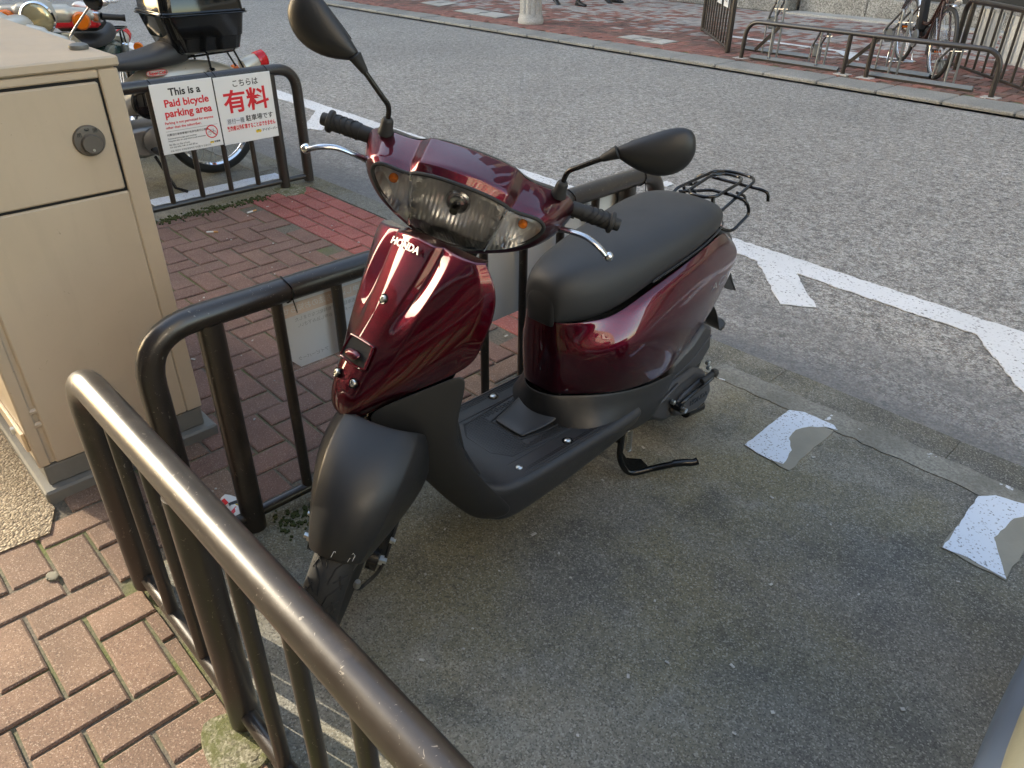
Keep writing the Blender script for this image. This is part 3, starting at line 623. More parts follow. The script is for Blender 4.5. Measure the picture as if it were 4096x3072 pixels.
# shop front across the road (its foot is the strip at the top of the picture)
fbld = empty('shop_building', far(-2, 5.6, -FZ), FTH); tag(fbld, 'granite-footed shop building across the road behind the bicycles', 'building')
def fpart(name, a0, a1, b0, b1, z0, z1, mat, bev=0.0, parent=fbld):
    mb = MB(); mb.box(((a0 + a1) / 2 + 2, (b0 + b1) / 2 - 5.6, (z0 + z1) / 2), (a1 - a0, b1 - b0, z1 - z0), bev=bev); return mb.build(name, mat, parent, smooth=False)
fpart('wall', -40, 30, 7.2, 16, 0, 15, A['facade_a'])
for k in range(5): fpart('plinth_block', -14.6 + 2.43 * k, -12.18 + 2.43 * k, 5.18, 7.15, FZ, 0.62, A['granite'], .012)
fpart('wall_face', -15, -2.46, 5.35, 7.3, .62, 3.2, A['facade_a'])
fpart('paving_edge', -2.40, 12, 5.06, 5.42, FZ - .01, FZ + .03, A['palestone'], .006)
for k in range(7): fpart('step_block', -2.40 + 1.16 * k, -1.25 + 1.16 * k, 5.46, 6.0, FZ, 0.31, A['granite'], .010)
fpart('step_tread', -2.40, -0.86, 5.66, 7.3, .312, .47, A['palestone'], .008)
fpart('step_tread', 1.2, 8, 5.60, 7.3, .312, .40, A['palestone'], .008)
fpart('shop_front', -0.84, 1.9, 5.75, 7.3, .31, 3.0, A['door_dark'])
fpart('shop_front_panel', 1.95, 6.4, 5.72, 7.3, .402, 3.0, A['greenish'])
for k in range(3): fpart('mullion', 1.93 + 1.5 * k, 2.01 + 1.5 * k, 5.68, 5.8, .402, 3.0, A['galv'])
fpart('shop_window', -2.42, -0.9, 6.6, 7.3, .5, 3.0, A['darkglass'])
for r_ in range(4):
    fpart('spandrel_band', -39, 29, 6.95, 7.25, 3.3 + 3.2 * r_, 4.3 + 3.2 * r_, A['white'] if r_ % 2 == 0 else A['facade_b'])
    for k in range(-9, 8): fpart('window', 3.4 * k, 3.4 * k + 2.3, 7.10, 7.30, 4.3 + 3.2 * r_, 6.3 + 3.2 * r_, A['winglass'])
building('added_shade_block', 'unseen grey building added at the street end to shade the road', -72, -42, -11.25, 46, 44, A['facade_b'], A['winglass'], 9, 12, faces=('E',), base=5, storey=4)  # unseen block, added and placed so its edge shades bay and road
building('low_building', 'low brown tiled building behind the photographer', -9.3, 6, -20, -4.2, 9, A['facade_c'], A['winglass'], 2, 6, faces=('N',), base=2.4)
building('added_bounce_block', 'unseen cream building added to bounce warm sunlight up the street', 17, 40, -34, 1.6, 26, A['facade_a'], A['winglass'], 6, 9, faces=('W',), base=4.5, wh=1.5, frac=.4)  # unseen block, added so its sunlit face bounces warm light back
# ------------------------------------------------------------------ tube fences
def fence(label, origin, ang, L, thick, thin, H=0.632, r=0.0302, rp=None, rb=0.0142, br=0.0165, bend=0.125, group='brown tube fences', z0=0.0, bz=0.042, single=False, ties=()):
    t = empty('tube_fence', origin, ang); tag(t, label, 'fence', group); rp = rp or r
    mb = MB(); path = [(0, 0, z0 + (0.0 if single else 0.012)), (0, 0, H), (L, 0, H), (L, 0, z0 + (0.0 if single else 0.012))]
    mb.tube(fillet(path, bend, 8), r, 18); mb.build('top_rail', A['rail'], t)
    mb = MB(); mb.tube([(0.0, 0, bz), (L, 0, bz)], br, 12); mb.build('bottom_rail', A['rail'], t)
    for x in thick:
        mb = MB(); mb.tube([(x, 0, -0.03), (x, 0, H - r * .6)], rp, 18)
        mb.build('post', A['rail'], t)
    for x in thin:
        mb = MB(); mb.tube([(x, 0, bz), (x, 0, H - r * .6)], rb, 12); mb.build('baluster', A['rail'], t)
    for x in ties:
        mb = MB(); c = [(x + .004 * math.sin(k), (r + .002) * math.cos(k * math.pi / 8), H + (r + .002) * math.sin(k * math.pi / 8)) for k in range(16)]
        mb.tube(c, .0018, 6, closed=True); mb.tube([(x, -r - .001, H - .012), (x + .004, -r - .006, H - .05)], .0016, 5); mb.build('cable_tie', A['gloss_black'], t)
    return t
fence('dark brown tube fence beside the scooter carrying a paper notice', (-1.56, 0.41, 0), math.pi / 2, 1.82, [0.151, 1.645], [0.151 + 0.166 * k for k in range(1, 9)], ties=(0.345, 0.62, 1.02, 1.34, 1.70))
fence('scratched brown tube fence in the lower left foreground', (-1.545, 0.27, 0), 0.0, 3.0, [0.50, 1.50, 2.5], [0.168, 0.334, 0.668, 0.835, 1.003, 1.17, 1.335, 1.67, 1.84, 2.0, 2.17, 2.34], H=0.618)
fence('brown tube fence hung with the two white parking signs', (-4.12, 0.45, 0), math.pi / 2, 1.815, [0.161, 1.655], [0.161 + 0.166 * k for k in range(1, 9)], H=0.652, ties=(1.0, 1.30, 1.335, 1.63))
# far side fences
fence('slanted brown tube fence with white boards beside the bicycle', (-3.02, 9.46, FZ), math.atan2(-1, 1.02), 1.85, [0.13, 1.70], [0.13 + 0.175 * k for k in range(1, 9)], H=0.655, r=.026, rb=.013)
fence('brown tube fence left of the bicycle racks with small white notices', (-6.42, 9.82, FZ), math.atan2(-1.37, 1.29), 1.84, [1.80], [0.0 + 0.165 * k for k in range(1, 11)], H=0.70, r=.028, rb=.013, bend=0.04)
t = empty('hoop_rail', (-4.85, 8.27, FZ), math.atan2(-0.2, 2.7)); tag(t, 'low brown hoop rail in front of the bicycle racks', 'rail')
mb = MB(); mb.tube(fillet([(0, 0, -.02), (0.02, 0, .385), (2.69, 0, .385), (2.70, 0, -.02)], .17, 9), .024, 16); mb.build('hoop', A['rail'], t)
for x in (1.25, 1.50): mb = MB(); mb.tube([(x, 0, -.02), (x, 0, .37)], .022, 14); mb.build('post', A['rail'], t)
for x, d in ((0.12, 1), (1.25, 1)):
    mb = MB(); mb.box((x + .10, .13, .22), (.035, .018, .42), rot=Matrix.Rotation(R(48), 3, 'Y') @ Matrix.Rotation(R(8), 3, 'X')); mb.build('brace', A['rail'], t, smooth=False)
for i, x in enumerate((0, 1.25, 1.50, 2.70)): mb = MB(); mb.box((x, 0, -.004), (.15, .12, .016), bev=.004); mb.build('foot_mortar', A['palestone'], t, smooth=False)

# ------------------------------------------------------------------ lettering helpers
def lettering(parent, txt, loc, size, mat, rot=(R(90), 0, R(90)), align='CENTER', bold=0.0, sx=1.0, name='lettering', shear=0.0, ext=0.0004, spacing=1.0):
    c = bpy.data.curves.new(name, 'FONT'); c.body = txt; c.size = size; c.align_x = align; c.align_y = 'CENTER'; c.extrude = ext; c.offset = bold; c.resolution_u = 3; c.shear = shear; c.space_character = spacing
    o = bpy.data.objects.new(name, c); COL.objects.link(o); o.data.materials.append(mat); o.parent = parent; o.location = loc; o.rotation_euler = rot; o.scale = (sx, 1, 1); return o
def sign_panel(label, x, y0, z0, w, h):
    t = empty('parking_sign', (x, y0, z0)); tag(t, label, 'sign'); mb = MB(); mb.box((0, w / 2, h / 2), (.004, w, h), bev=.0012); mb.build('panel', A['white'], t, smooth=False); return t
sx_ = .0026
s1 = sign_panel('white English sign with red and black words about paid bicycle parking', -4.082, 1.437, 0.318, 0.324, 0.343)
def L(t, txt, y, z, s, m, **k): return lettering(t, txt, (sx_, y, z), s, A[m], **k)
L(s1, 'This is a', .172, .297, .050, 'ink', bold=.0013); L(s1, 'Paid bicycle', .172, .245, .050, 'redink', bold=.0014); L(s1, 'parking area', .172, .196, .050, 'redink', bold=.0014)
L(s1, 'Parking is not permitted for anyone', .038, .152, .0178, 'redink', align='LEFT', bold=.0003); L(s1, 'other than the subscriber.', .038, .130, .0178, 'redink', align='LEFT', bold=.0003)
mb = MB(); mb.box((.0024, .172, .112), (.0006, .275, .0011)); mb.build('rule', A['greyink'], s1, smooth=False)
L(s1, '付費自行車停車場只有承包商可以停車', .036, .094, .0130, 'ink', align='LEFT')
L(s1, 'Estacionamento pago para bicicletas', .036, .076, .0105, 'greyink', align='LEFT'); L(s1, 'Ninguém além do empreiteiro pode estacionar', .036, .064, .0105, 'greyink', align='LEFT')
L(s1, 'Bãi đậu xe đạp trả phí', .036, .045, .0115, 'greyink', align='LEFT'); L(s1, 'Chỉ nhà thầu mới có thể đỗ xe', .036, .032, .0115, 'greyink', align='LEFT'); L(s1, '유료 자전거 주차장계약자만 주차할 수 있습니다.', .036, .013, .0110, 'greyink', align='LEFT')
def ring(parent, y, z, ro, ri, mat, name='ring', n=36):
    mb = MB(); mb.loft([[(sx_ - .0001, y + r_ * math.cos(2 * math.pi * k / n), z + r_ * math.sin(2 * math.pi * k / n)) for k in range(n)] for r_ in (ri, ro)], True, (False, False)); return mb.build(name, mat, parent, smooth=False, fixn=False, solid=.0005)
ring(s1, .272, .078, .0335, .0285, A['redink'], 'prohibition_ring')
for dy in (-.014, .014): ring(s1, .272 + dy, .071, .0095, .0080, A['greyink'], 'bicycle_pictogram', 20)
mb = MB()
for a, b in (((-.014, -.007), (-.006, .008)), ((-.006, .008), (.010, .008)), ((.010, .008), (.014, -.007)), ((-.006, .006), (.002, -.006)), ((.002, -.006), (.010, .007)), ((-.009, .012), (-.003, .012)), ((.008, .013), (.013, .012))):
    mb.tube([(.0026, .272 + a[0], .078 + a[1]), (.0026, .272 + b[0], .078 + b[1])], .0007, 4)
mb.build('bicycle_pictogram', A['greyink'], s1, smooth=False)
mb = MB(); mb.box((.0030, .272, .078), (.0005, .059, .0050), rot=Matrix.Rotation(R(-45), 3, 'X')); mb.build('prohibition_bar', A['redink'], s1, smooth=False)
def park_logo(t, y, z, s, txt):
    mb = MB(); mb.lathe([(.009 * s, 0), (.009 * s, .0004), (0, .0004)], (sx_, y - .007 * s, z), (1, 0, 0), 14); mb.lathe([(.009 * s, 0), (.009 * s, .0004), (0, .0004)], (sx_, y + .010 * s, z), (1, 0, 0), 14); mb.build('logo_mark', A['yellowink'], t, smooth=False)
    mb = MB(); mb.box((sx_ + .0006, y, z + .006 * s), (.0004, .012 * s, .006 * s)); mb.build('logo_mark', A['greenink'], t, smooth=False)
    L(t, txt, y + .024 * s, z, .017 * s, 'greyink', align='LEFT', bold=.0003)
park_logo(s1, .262, .024, .62, '駐輪場')
s2 = sign_panel('white Japanese sign with large red characters for paid parking', -4.082, 1.768, 0.311, 0.324, 0.345)
L(s2, 'こちらは', .172, .303, .040, 'ink', bold=.0004, sx=.95); L(s2, '有料', .165, .208, .122, 'redink', bold=.0026, sx=1.08)
mb = MB(); mb.box((.0024, .085, .116), (.0008, .106, .036)); mb.build('label_patch', A['offwhite'], s2, smooth=False)
lettering(s2, '原付一種', (.0032, .085, .116), .029, A['greyink'], sx=.85); L(s2, '駐車場です', .225, .119, .034, 'ink', sx=.96, bold=.0004)
L(s2, '契約者以外駐車することはできません', .172, .080, .0270, 'redink', sx=.62, bold=.0008); park_logo(s2, .205, .046, .95, 'アイピーパーク')
# laminated notice tied to the fence beside the scooter, seen from its back
nt = empty('paper_notice', (-1.592, 0.735, 0.388)); tag(nt, 'laminated paper notice seen from behind on the fence beside the scooter', 'notice')
def cut(pts, x, d): return [(x, a, b) for a, b in pts], (d, 0, 0)
mb = MB(); mb.prism(*cut([(0.010, 0), (.295, 0), (.297, .004), (.297, .20), (.292, .204), (.006, .204), (0, .198), (0, .01)], 0, .0008)); mb.build('plastic_sleeve', A['clear'], nt, smooth=False)
mb = MB(); mb.prism(*cut([(.045, .006), (.29, .006), (.29, .198), (.010, .198), (.010, .045)], .0012, .0006)); mb.build('sheet', A['paper'], nt, smooth=False)
mb = MB(); mb.box((.0021, .15, .170), (.0004, .27, .034)); mb.build('header_band', A['tanink'], nt, smooth=False)
RB = (R(90), 0, R(90))
for txt, y, z, s, m in (('利用申し込み方法のお知らせ', .15, .170, .0205, 'offwhite'), ('バイク自転車駐車場が有料化になりました', .16, .140, .0120, 'paleink'), ('下記ＱＲコードから、お申し込み下さい。', .16, .122, .0120, 'paleink'), ('アイピーパーク', .085, .030, .013, 'paleink')):
    lettering(nt, txt, (.0024, y, z), s, A[m], RB, sx=-1.0, ext=.0001)
for y, z in ((.012, .196), (.014, .006)):
    mb = MB(); mb.lathe([(.0045, 0), (.0045, .002), (.002, .002)], (.001, y, z), (1, 0, 0), 12, cap=False); mb.build('eyelet', A['chrome'], nt)
# plain white backs of two boards further along the same fence
for y0, lab in ((1.435, 'plain white board on the fence just behind the handlebar lever'), (1.772, 'plain white board nearest the curved end of the fence by the seat')):
    t = empty('sign_board', (-1.598, y0, 0.285)); tag(t, lab, 'sign board', 'white board backs on the fence'); mb = MB(); mb.box((0, .162, .155), (.004, .324, .31), bev=.001); mb.build('panel', A['white'], t, smooth=False)
    for dy in (.03, .29): mb = MB(); mb.box((.012, dy, .29), (.02, .004, .05)); mb.build('cable_tie', A['gloss_black'], t, smooth=False)
# boards on the far fence
fd = Vector((1.02, -1, 0)).normalized(); fn = Vector((-fd.y, fd.x, 0))
for k, (s0, w, zz, hh, lab) in enumerate(((0.22, 0.46, .24, .36, 'plain white board on the far slanted fence next to the bicycle wheel'), (0.74, 0.52, .19, .40, 'streaked white board on the far slanted fence at the picture edge'))):
    p = Vector((-3.02, 9.46, FZ)) + fd * s0 + fn * .035; t = empty('sign_board', p, math.atan2(fd.y, fd.x)); tag(t, lab, 'sign board')
    mb = MB(); mb.box((w / 2, 0, zz + hh / 2), (w, .005, hh)); mb.build('panel', A['board_white'], t, smooth=False)
gd = Vector((1.29, -1.37, 0)).normalized(); gn = Vector((-gd.y, gd.x, 0))
for k, (s0, txt, lab) in enumerate(((0.10, '自転車', 'small white notice at the left end of the far fence'), (1.0, '駐輪場', 'small white notice near the middle of the far fence'), (1.40, '入口', 'small white notice by the right post of the far fence'))):
    p = Vector((-6.42, 9.82, FZ)) + gd * s0 - gn * .035; t = empty('notice_board', p, math.atan2(gd.y, gd.x)); tag(t, lab, 'notice', 'white notices on the far fence')
    mb = MB(); mb.box((.13, 0, .58), (.26, .005, .24)); mb.build('panel', A['white'], t, smooth=False)
    lettering(t, txt, (.13, -.004, .53), .06, A['ink'], (R(90), 0, 0))

# ------------------------------------------------------------------ beige roadside cabinet
CX = -2.055
cab = empty('street_cabinet', (-2.6, 0.44, 0)); tag(cab, 'beige metal utility cabinet with a round lock dial', 'cabinet')
W2L = lambda p: Vector(p) - Vector((-2.6, 0.44, 0))
def cpart(name, lo, hi, mat, bev=0.003, smooth=False, parent=cab):
    mb = MB(); mb.box(W2L([(a + b) / 2 for a, b in zip(lo, hi)]), [b - a for a, b in zip(lo, hi)], bev=bev); return mb.build(name, mat, parent, smooth=smooth)
cpart('body', (-3.36, 0.206, 0.098), (CX - .012, 0.66, 1.078), A['cab_side'])
cpart('top_lid', (-3.37, 0.198, 1.080), (CX + .004, 0.668, 1.103), A['cab'], .004)
cpart('front_frame', (CX - .0115, 0.616, 0.10), (CX, 0.662, 1.076), A['cab'], .003)
cpart('front_frame', (CX - .0115, 0.245, 1.0575), (CX, 0.6155, 1.076), A['cab'], .003)
cpart('lower_panel', (CX - .0115, 0.245, 0.10), (CX, 0.6155, 0.785), A['cab'], .004)
cpart('gap_backing', (CX - .0122, 0.244, 0.7845), (CX - .0095, 0.617, 1.057), A['gap_black'], 0)  # dark backing sheet that paints the shade inside the door gaps
cpart('corner_strip', (CX - .0115, 0.202, 0.10), (CX - .001, 0.233, 1.076), A['cab'], .004)
for z in (0.22, 0.262): cpart('hinge', (CX - .012, 0.222, z), (CX - .001, 0.250, z + .017), A['cab'], .005)
door = cpart('door', (CX - .0115, 0.248, 0.7925), (CX + .001, 0.6095, 1.0500), A['cab'], .004)
kn = empty('lock_dial', W2L((CX + .001, 0.5545, 0.922)), 0, door)
mb = MB(); mb.lathe([(.0365, 0), (.0365, .004), (.034, .0075), (.026, .0085)], (0, 0, 0), (1, 0, 0), 40); mb.build('dial_plate', A['knob'], kn)
mb = MB(); mb.lathe([(.0225, .008), (.0225, .020), (.021, .0225), (0, .0225)], (0, .001, -.006), (1, 0, 0), 36); mb.build('dial_grip', A['knob'], kn)
mb = MB(); mb.lathe([(.0032, .0225), (.0032, .0235), (0, .0235)], (0, 0, -.019), (1, 0, 0), 12); mb.build('keyhole', A['zinc'], kn)
for txt, y, z in (('開', .017, .022), ('閉', -.020, .016), ('↔', -.001, .0265)): lettering(kn, txt, (.0086, y, z), .011, A['ink'])
cpart('plinth', (-3.36, 0.212, 0.035), (CX - .004, 0.658, 0.0965), A['plinth'], .003)
cpart('base_slab', (-3.40, 0.19, -0.03), (CX + .025, 0.685, 0.034), A['plinth'], .006)
mb = MB(); mb.lathe([(.021, 0), (.023, .004), (.022, .010), (.014, .014), (0, .0145)], W2L((-2.205, .632, 1.1032)), (0, 0, 1), 24); mb.build('vent_cap', A['galv_dark'], cab)
cpart('side_rail', (-3.33, 0.196, 0.13), (-2.11, 0.2055, 0.19), A['cab_side'], .002)
for x in (-2.2, -2.7): mb = MB(); mb.lathe([(.011, 0), (.011, .008), (0, .008)], W2L((x, .196, .16)), (0, -1, 0), 6); mb.build('bolt', A['zinc'], cab, smooth=False)

# ------------------------------------------------------------------ litter
w = empty('crumpled_wrapper', (-1.645, 0.545, 0.0)); tag(w, 'crumpled sweet wrapper on the bricks under the fence', 'litter')
rr = random.Random(3); rings = []
for k in range(5):
    rings.append([Vector((.030 * (k - 2) * .9 + rr.uniform(-.005, .005), (.030 - .005 * abs(k - 2)) * math.cos(a) + rr.uniform(-.008, .008), .016 + (.017 - .002 * abs(k - 2)) * math.sin(a) + rr.uniform(-.003, .003))) for a in [2 * math.pi * i / 8 for i in range(8)]])
mb = MB(); mb.loft(rings); mb.build('foil', A['white'], w, smooth=False)
for k, (m_, x, y) in enumerate((('redink', -.02, -.012), ('yellowink', .018, .010), ('ink', .0, .002), ('redink', .026, -.008))):
    mb = MB(); mb.box((x, y, .0355 - .003 * (k % 2)), (.024, .010, .0012), rot=Matrix.Rotation(.7 * k, 3, 'Z') @ Matrix.Rotation(.25, 3, 'X')); mb.build('print_patch', A[m_], w, smooth=False)
for k, (x, y, a, lab) in enumerate(((-3.72, 1.43, 0.9, 'cigarette butt on the bricks beside the cabinet'), (-3.85, 1.72, 1.7, 'cigarette butt in the moss by the sign fence'))):
    t = empty('cigarette_butt', (x, y, .005), a); tag(t, lab, 'litter', 'cigarette butts')
    mb = MB(); mb.tube([(0, 0, 0), (.034, 0, 0)], .004, 8); mb.build('paper', A['cig'], t); mb = MB(); mb.tube([(.0345, 0, 0), (.056, 0, 0)], .0041, 8); mb.build('filter', A['filt'], t)
t = lump('dry_leaf', [(-1.755, .105), (-1.738, .095), (-1.722, .103), (-1.718, .118), (-1.735, .124), (-1.75, .119)], 0.002, A['leaf'], 'small grey dry leaf on the sunlit bricks', 'leaf', .0008, 8, None)
t = lump('paper_scrap', [(-1.068, .075), (-1.054, .072), (-1.050, .086), (-1.064, .090)], 0.002, A['white'], 'tiny white paper scrap on the bricks at the bottom', 'litter', .0015, 9, None)
rr = random.Random(12); mb = MB()
for k in range(150):
    x, y = rr.uniform(-4.0, -1.65), rr.uniform(.35, 2.15)
    if k % 3 == 0: x, y = rr.uniform(-1.5, -.1), rr.uniform(.45, 2.1)
    s_ = rr.uniform(.003, .008); mb.box((x, y, .003), (s_ * rr.uniform(1, 2.2), s_, .002), rot=Matrix.Rotation(rr.uniform(0, 3), 3, 'Z'))
o = mb.build('grit', A['palestone'], None, smooth=False); tag(o, 'pale grit and crumbs scattered on the paving', 'grit', kind='stuff')

# ------------------------------------------------------------------ lamp post foot, walkers
t = empty('lamp_post', (-8.63, 8.68, FZ)); tag(t, 'fluted pale stone lamp post foot on the far pavement', 'lamp post')
def flute(r, n=12, d=.10):
    out = []
    for k in range(n * 6):
        a = 2 * math.pi * k / (n * 6); out.append((a, r * (1 - d * (0.5 - 0.5 * math.cos(a * n)) ** 2)))
    return out
mb = MB(); mb.loft([[(r_ * math.cos(a), r_ * math.sin(a), z) for a, r_ in flute(r)] for r, z in ((.165, .13), (.158, .5), (.14, 1.6), (.12, 3.2), (.10, 4.6))]); mb.build('shaft', A['palestone'], t)
mb = MB(); mb.lathe([(.185, 0), (.19, .02), (.185, .06), (.172, .085), (.168, .13)], n=40); mb.build('base', A['palestone'], t)
mb = MB(); mb.lathe([(.04, 4.6), (.17, 4.75), (.2, 5.1), (.12, 5.35), (0, 5.4)], n=24); mb.build('lantern', A['offwhite'], t)
def person(label, loc, rz, stride, coat):
    t = empty('person', loc, rz); tag(t, label, 'person', 'walkers on the far pavement')
    s_ = stride; V = [(0, 0, .92), (0, 0, 1.12), (0, 0, 1.36), (0, 0, 1.48), (0.01, 0, 1.56), (0.02, 0, 1.66), (0, .10, .88), (s_ * .5, .10, .50), (s_ * .9 - .05, .10, .09), (0, -.10, .88), (-s_ * .25, -.10, .50), (-s_, -.10, .10), (0, .19, 1.40), (-.10, .23, 1.12), (.02, .24, .88), (0, -.19, 1.40), (.10, -.23, 1.12), (.22, -.22, .92)]
    E_ = [(0, 1), (1, 2), (2, 3), (3, 4), (4, 5), (0, 6), (6, 7), (7, 8), (0, 9), (9, 10), (10, 11), (2, 12), (12, 13), (13, 14), (2, 15), (15, 16), (16, 17)]
    rad = [.15, .135, .15, .065, .075, .085, .095, .07, .055, .095, .07, .055, .06, .048, .036, .06, .048, .036]
    me = bpy.data.meshes.new('body'); me.from_pydata(V, E_, []); o = bpy.data.objects.new('body', me); COL.objects.link(o); o.parent = t; me.materials.append(coat)
    sk = o.modifiers.new('skin', 'SKIN'); sk.use_smooth_shade = True
    for v, r_ in zip(me.skin_vertices[0].data, rad): v.radius = (r_, r_)
    me.skin_vertices[0].data[0].use_root = True
    su = o.modifiers.new('sub', 'SUBSURF'); su.levels = su.render_levels = 1
    for (x, y, z, pit) in ((s_ * .9 - .05, .10, .0, 0), (-s_, -.10, .035, .5)):
        mb = MB(); M_ = Matrix.Rotation(pit, 3, 'Y'); rings = []
        for (dx, w_, h_) in ((-.075, .03, .05), (-.06, .036, .095), (.0, .040, .10), (.07, .045, .065), (.14, .046, .05), (.185, .03, .035)):
            rings.append([Vector((x, y, z)) + M_ @ Vector((dx, w_ * math.cos(a), h_ / 2 + h_ / 2 * math.sin(a))) for a in [2 * math.pi * k / 10 for k in range(10)]])
        mb.loft(rings); mb.build('shoe', A['shoe'], t)
    mb = MB(); mb.lathe([(.03, -.12), (.075, -.09), (.093, -.02), (.09, .06), (.05, .11), (0, .12)], (0.02, 0, 1.70), n=16); mb.build('head', A['skin'], t)
    mb = MB(); mb.lathe([(.096, .0), (.094, .07), (.055, .118), (0, .127)], (0.005, 0, 1.70), n=16); mb.build('hair', A['cloth_black'], t)
person('person in black trousers and black shoes striding past the far pavement', (-10.0, 10.98, FZ), R(-10), .26, A['cloth_black'])
person('person in black shoes walking behind, nearest the far wall', (-9.80, 11.92, FZ), R(5), .06, A['cloth_black'])
# ------------------------------------------------------------------ the burgundy scooter (local: x forward, y to the rider's left, z up)
A['emblem'] = m_plain('emblem_silver', (0.55, 0.55, 0.55), 0.35, 0.8)
SCO = empty('motor_scooter', (-1.1493, 1.7649, 0), -math.pi / 2)
tag(SCO, 'glossy burgundy motor scooter with black seat and steering turned to its left', 'scooter')
AX = Vector((-math.sin(R(26.5)), 0, math.cos(R(26.5)))); AO = Vector((1.255, 0, 0)); DEL = R(41.84)
STEER = Matrix.Translation(AO) @ Matrix.Rotation(DEL, 4, AX) @ Matrix.Translation(-AO)
def steered(o): o.matrix_basis = STEER; return o
def mir(p): return (p[0], -p[1], p[2])
def symrow(row):                                   # row: centre outwards, first point on v = 0
    return [mir(p) for p in row[:0:-1]] + list(row)
def sgrid(rows, crease=()):
    mb = MB(); mb.grid([symrow(r_) for r_ in rows]); return mb
def patch(name, rows, mat, parent=SCO, solid=.004, sub=2, sym=True, off=-1.0, cols=(), rws=()):
    """smooth shell over a net of points; mirrored about the middle when sym; cols / rws: (index, crease, first, last)"""
    G = [symrow(r_) if sym else list(r_) for r_ in rows]; mb = MB(); mb.grid(G); n = len(G[0]); h = len(rows[0]) - 1; cr_ = []
    for (c, val, a, b) in cols:
        for j in ({h + c, h - c} if sym else {c}):
            for i in range(a, min(b, len(G) - 1)): cr_.append((i * n + j, (i + 1) * n + j, val))
    for (r_, val, a, b) in rws:
        for c in range(a, b):
            for (j, k) in (((h + c, h + c + 1), (h - c, h - c - 1)) if sym else ((c, c + 1),)): cr_.append((r_ * n + j, r_ * n + k, val))
    return mb.build(name, mat, parent, solid=solid, sub=sub, offset=off, crease=cr_ or None)
def both(name, rows, mat, parent=SCO, solid=.004, sub=2):
    for s_ in (1, -1):
        mb = MB(); mb.grid([[(p[0], p[1] * s_, p[2]) for p in r_] for r_ in rows]); o = mb.build(name, mat, parent, solid=solid, sub=sub, offset=0)
    return o

# --- front cover
FC = [
 [(0.893, 0, 0.858), (0.887, 0.06, 0.848), (0.876, 0.072, 0.845), (0.874, 0.098, 0.842), (0.872, 0.12, 0.84), (0.868, 0.142, 0.838), (0.855, 0.15, 0.834)],
 [(0.925, 0, 0.862), (0.918, 0.06, 0.852), (0.904, 0.07, 0.849), (0.905, 0.1, 0.846), (0.903, 0.126, 0.843), (0.896, 0.15, 0.84), (0.88, 0.162, 0.838)],
 [(0.945, 0, 0.831), (0.938, 0.057, 0.825), (0.922, 0.069, 0.822), (0.93, 0.106, 0.819), (0.922, 0.14, 0.818), (0.9, 0.167, 0.818), (0.88, 0.18, 0.815)],
 [(0.976, 0, 0.79), (0.968, 0.052, 0.787), (0.951, 0.065, 0.785), (0.959, 0.104, 0.787), (0.94, 0.142, 0.787), (0.901, 0.176, 0.788), (0.878, 0.19, 0.785)],
 [(1.006, 0, 0.75), (0.999, 0.046, 0.749), (0.984, 0.058, 0.748), (0.989, 0.099, 0.751), (0.959, 0.138, 0.75), (0.908, 0.177, 0.75), (0.884, 0.192, 0.747)],
 [(1.042, 0, 0.704), (1.036, 0.036, 0.706), (1.026, 0.053, 0.708), (1.018, 0.091, 0.71), (0.981, 0.131, 0.711), (0.923, 0.172, 0.712), (0.899, 0.188, 0.709)],
 [(1.083, 0, 0.65), (1.079, 0.034, 0.652), (1.069, 0.053, 0.655), (1.047, 0.082, 0.663), (1.004, 0.121, 0.666), (0.938, 0.162, 0.672), (0.913, 0.179, 0.67)],
 [(1.113, 0, 0.607), (1.109, 0.033, 0.609), (1.099, 0.05, 0.611), (1.07, 0.075, 0.618), (1.022, 0.11, 0.622), (0.952, 0.148, 0.63), (0.926, 0.167, 0.632)],
 [(1.136, 0, 0.568), (1.131, 0.032, 0.57), (1.122, 0.046, 0.573), (1.096, 0.063, 0.578), (1.052, 0.086, 0.586), (1.008, 0.108, 0.595), (0.985, 0.123, 0.6)],
 [(1.142, 0, 0.54), (1.137, 0.027, 0.542), (1.129, 0.036, 0.546), (1.114, 0.046, 0.551), (1.09, 0.058, 0.56), (1.062, 0.07, 0.569), (1.045, 0.08, 0.574)],
 [(1.128, 0, 0.526), (1.124, 0.026, 0.528), (1.117, 0.034, 0.532), (1.103, 0.043, 0.539), (1.08, 0.055, 0.548), (1.055, 0.067, 0.557), (1.04, 0.078, 0.562)]]
cov = patch('front_cover', FC, A['burgundy'], solid=.003, sub=3, off=0, cols=((1, .9, 0, 5), (2, .8, 0, 5), (3, .9, 0, 9), (5, .9, 0, 9), (6, 1.0, 0, 7)), rws=((1, .9, 0, 6),))
def screw(p, n, parent, r=.0075, name='screw', ring=True):
    N = Vector(n).normalized(); P = Vector(p)
    if ring: mb = MB(); mb.lathe([(r * 1.35, -.003), (r * 1.45, .0012), (r * 1.1, .0008)], P, N, 20); mb.build(name + '_recess', A['gloss_black'], parent)
    mb = MB(); mb.lathe([(r, -.001), (r, .0025), (r * .75, .0042), (0, .0046)], P, N, 18); mb.build(name, A['zinc'], parent)
    X_ = N.orthogonal().normalized(); mb = MB()
    for a in (0, 1): q = X_ if a == 0 else N.cross(X_); mb.tube([P + N * .0046 - q * r * .5, P + N * .0046 + q * r * .5], .0009, 4)
    mb.build(name + '_slot', A['gap_black'], parent, smooth=False)
screw((1.006, 0, .750), (.8, 0, .6), cov)
for s_ in (-1, 1): screw((1.113, .029 * s_, .612), (.82, .12 * s_, .57), cov)
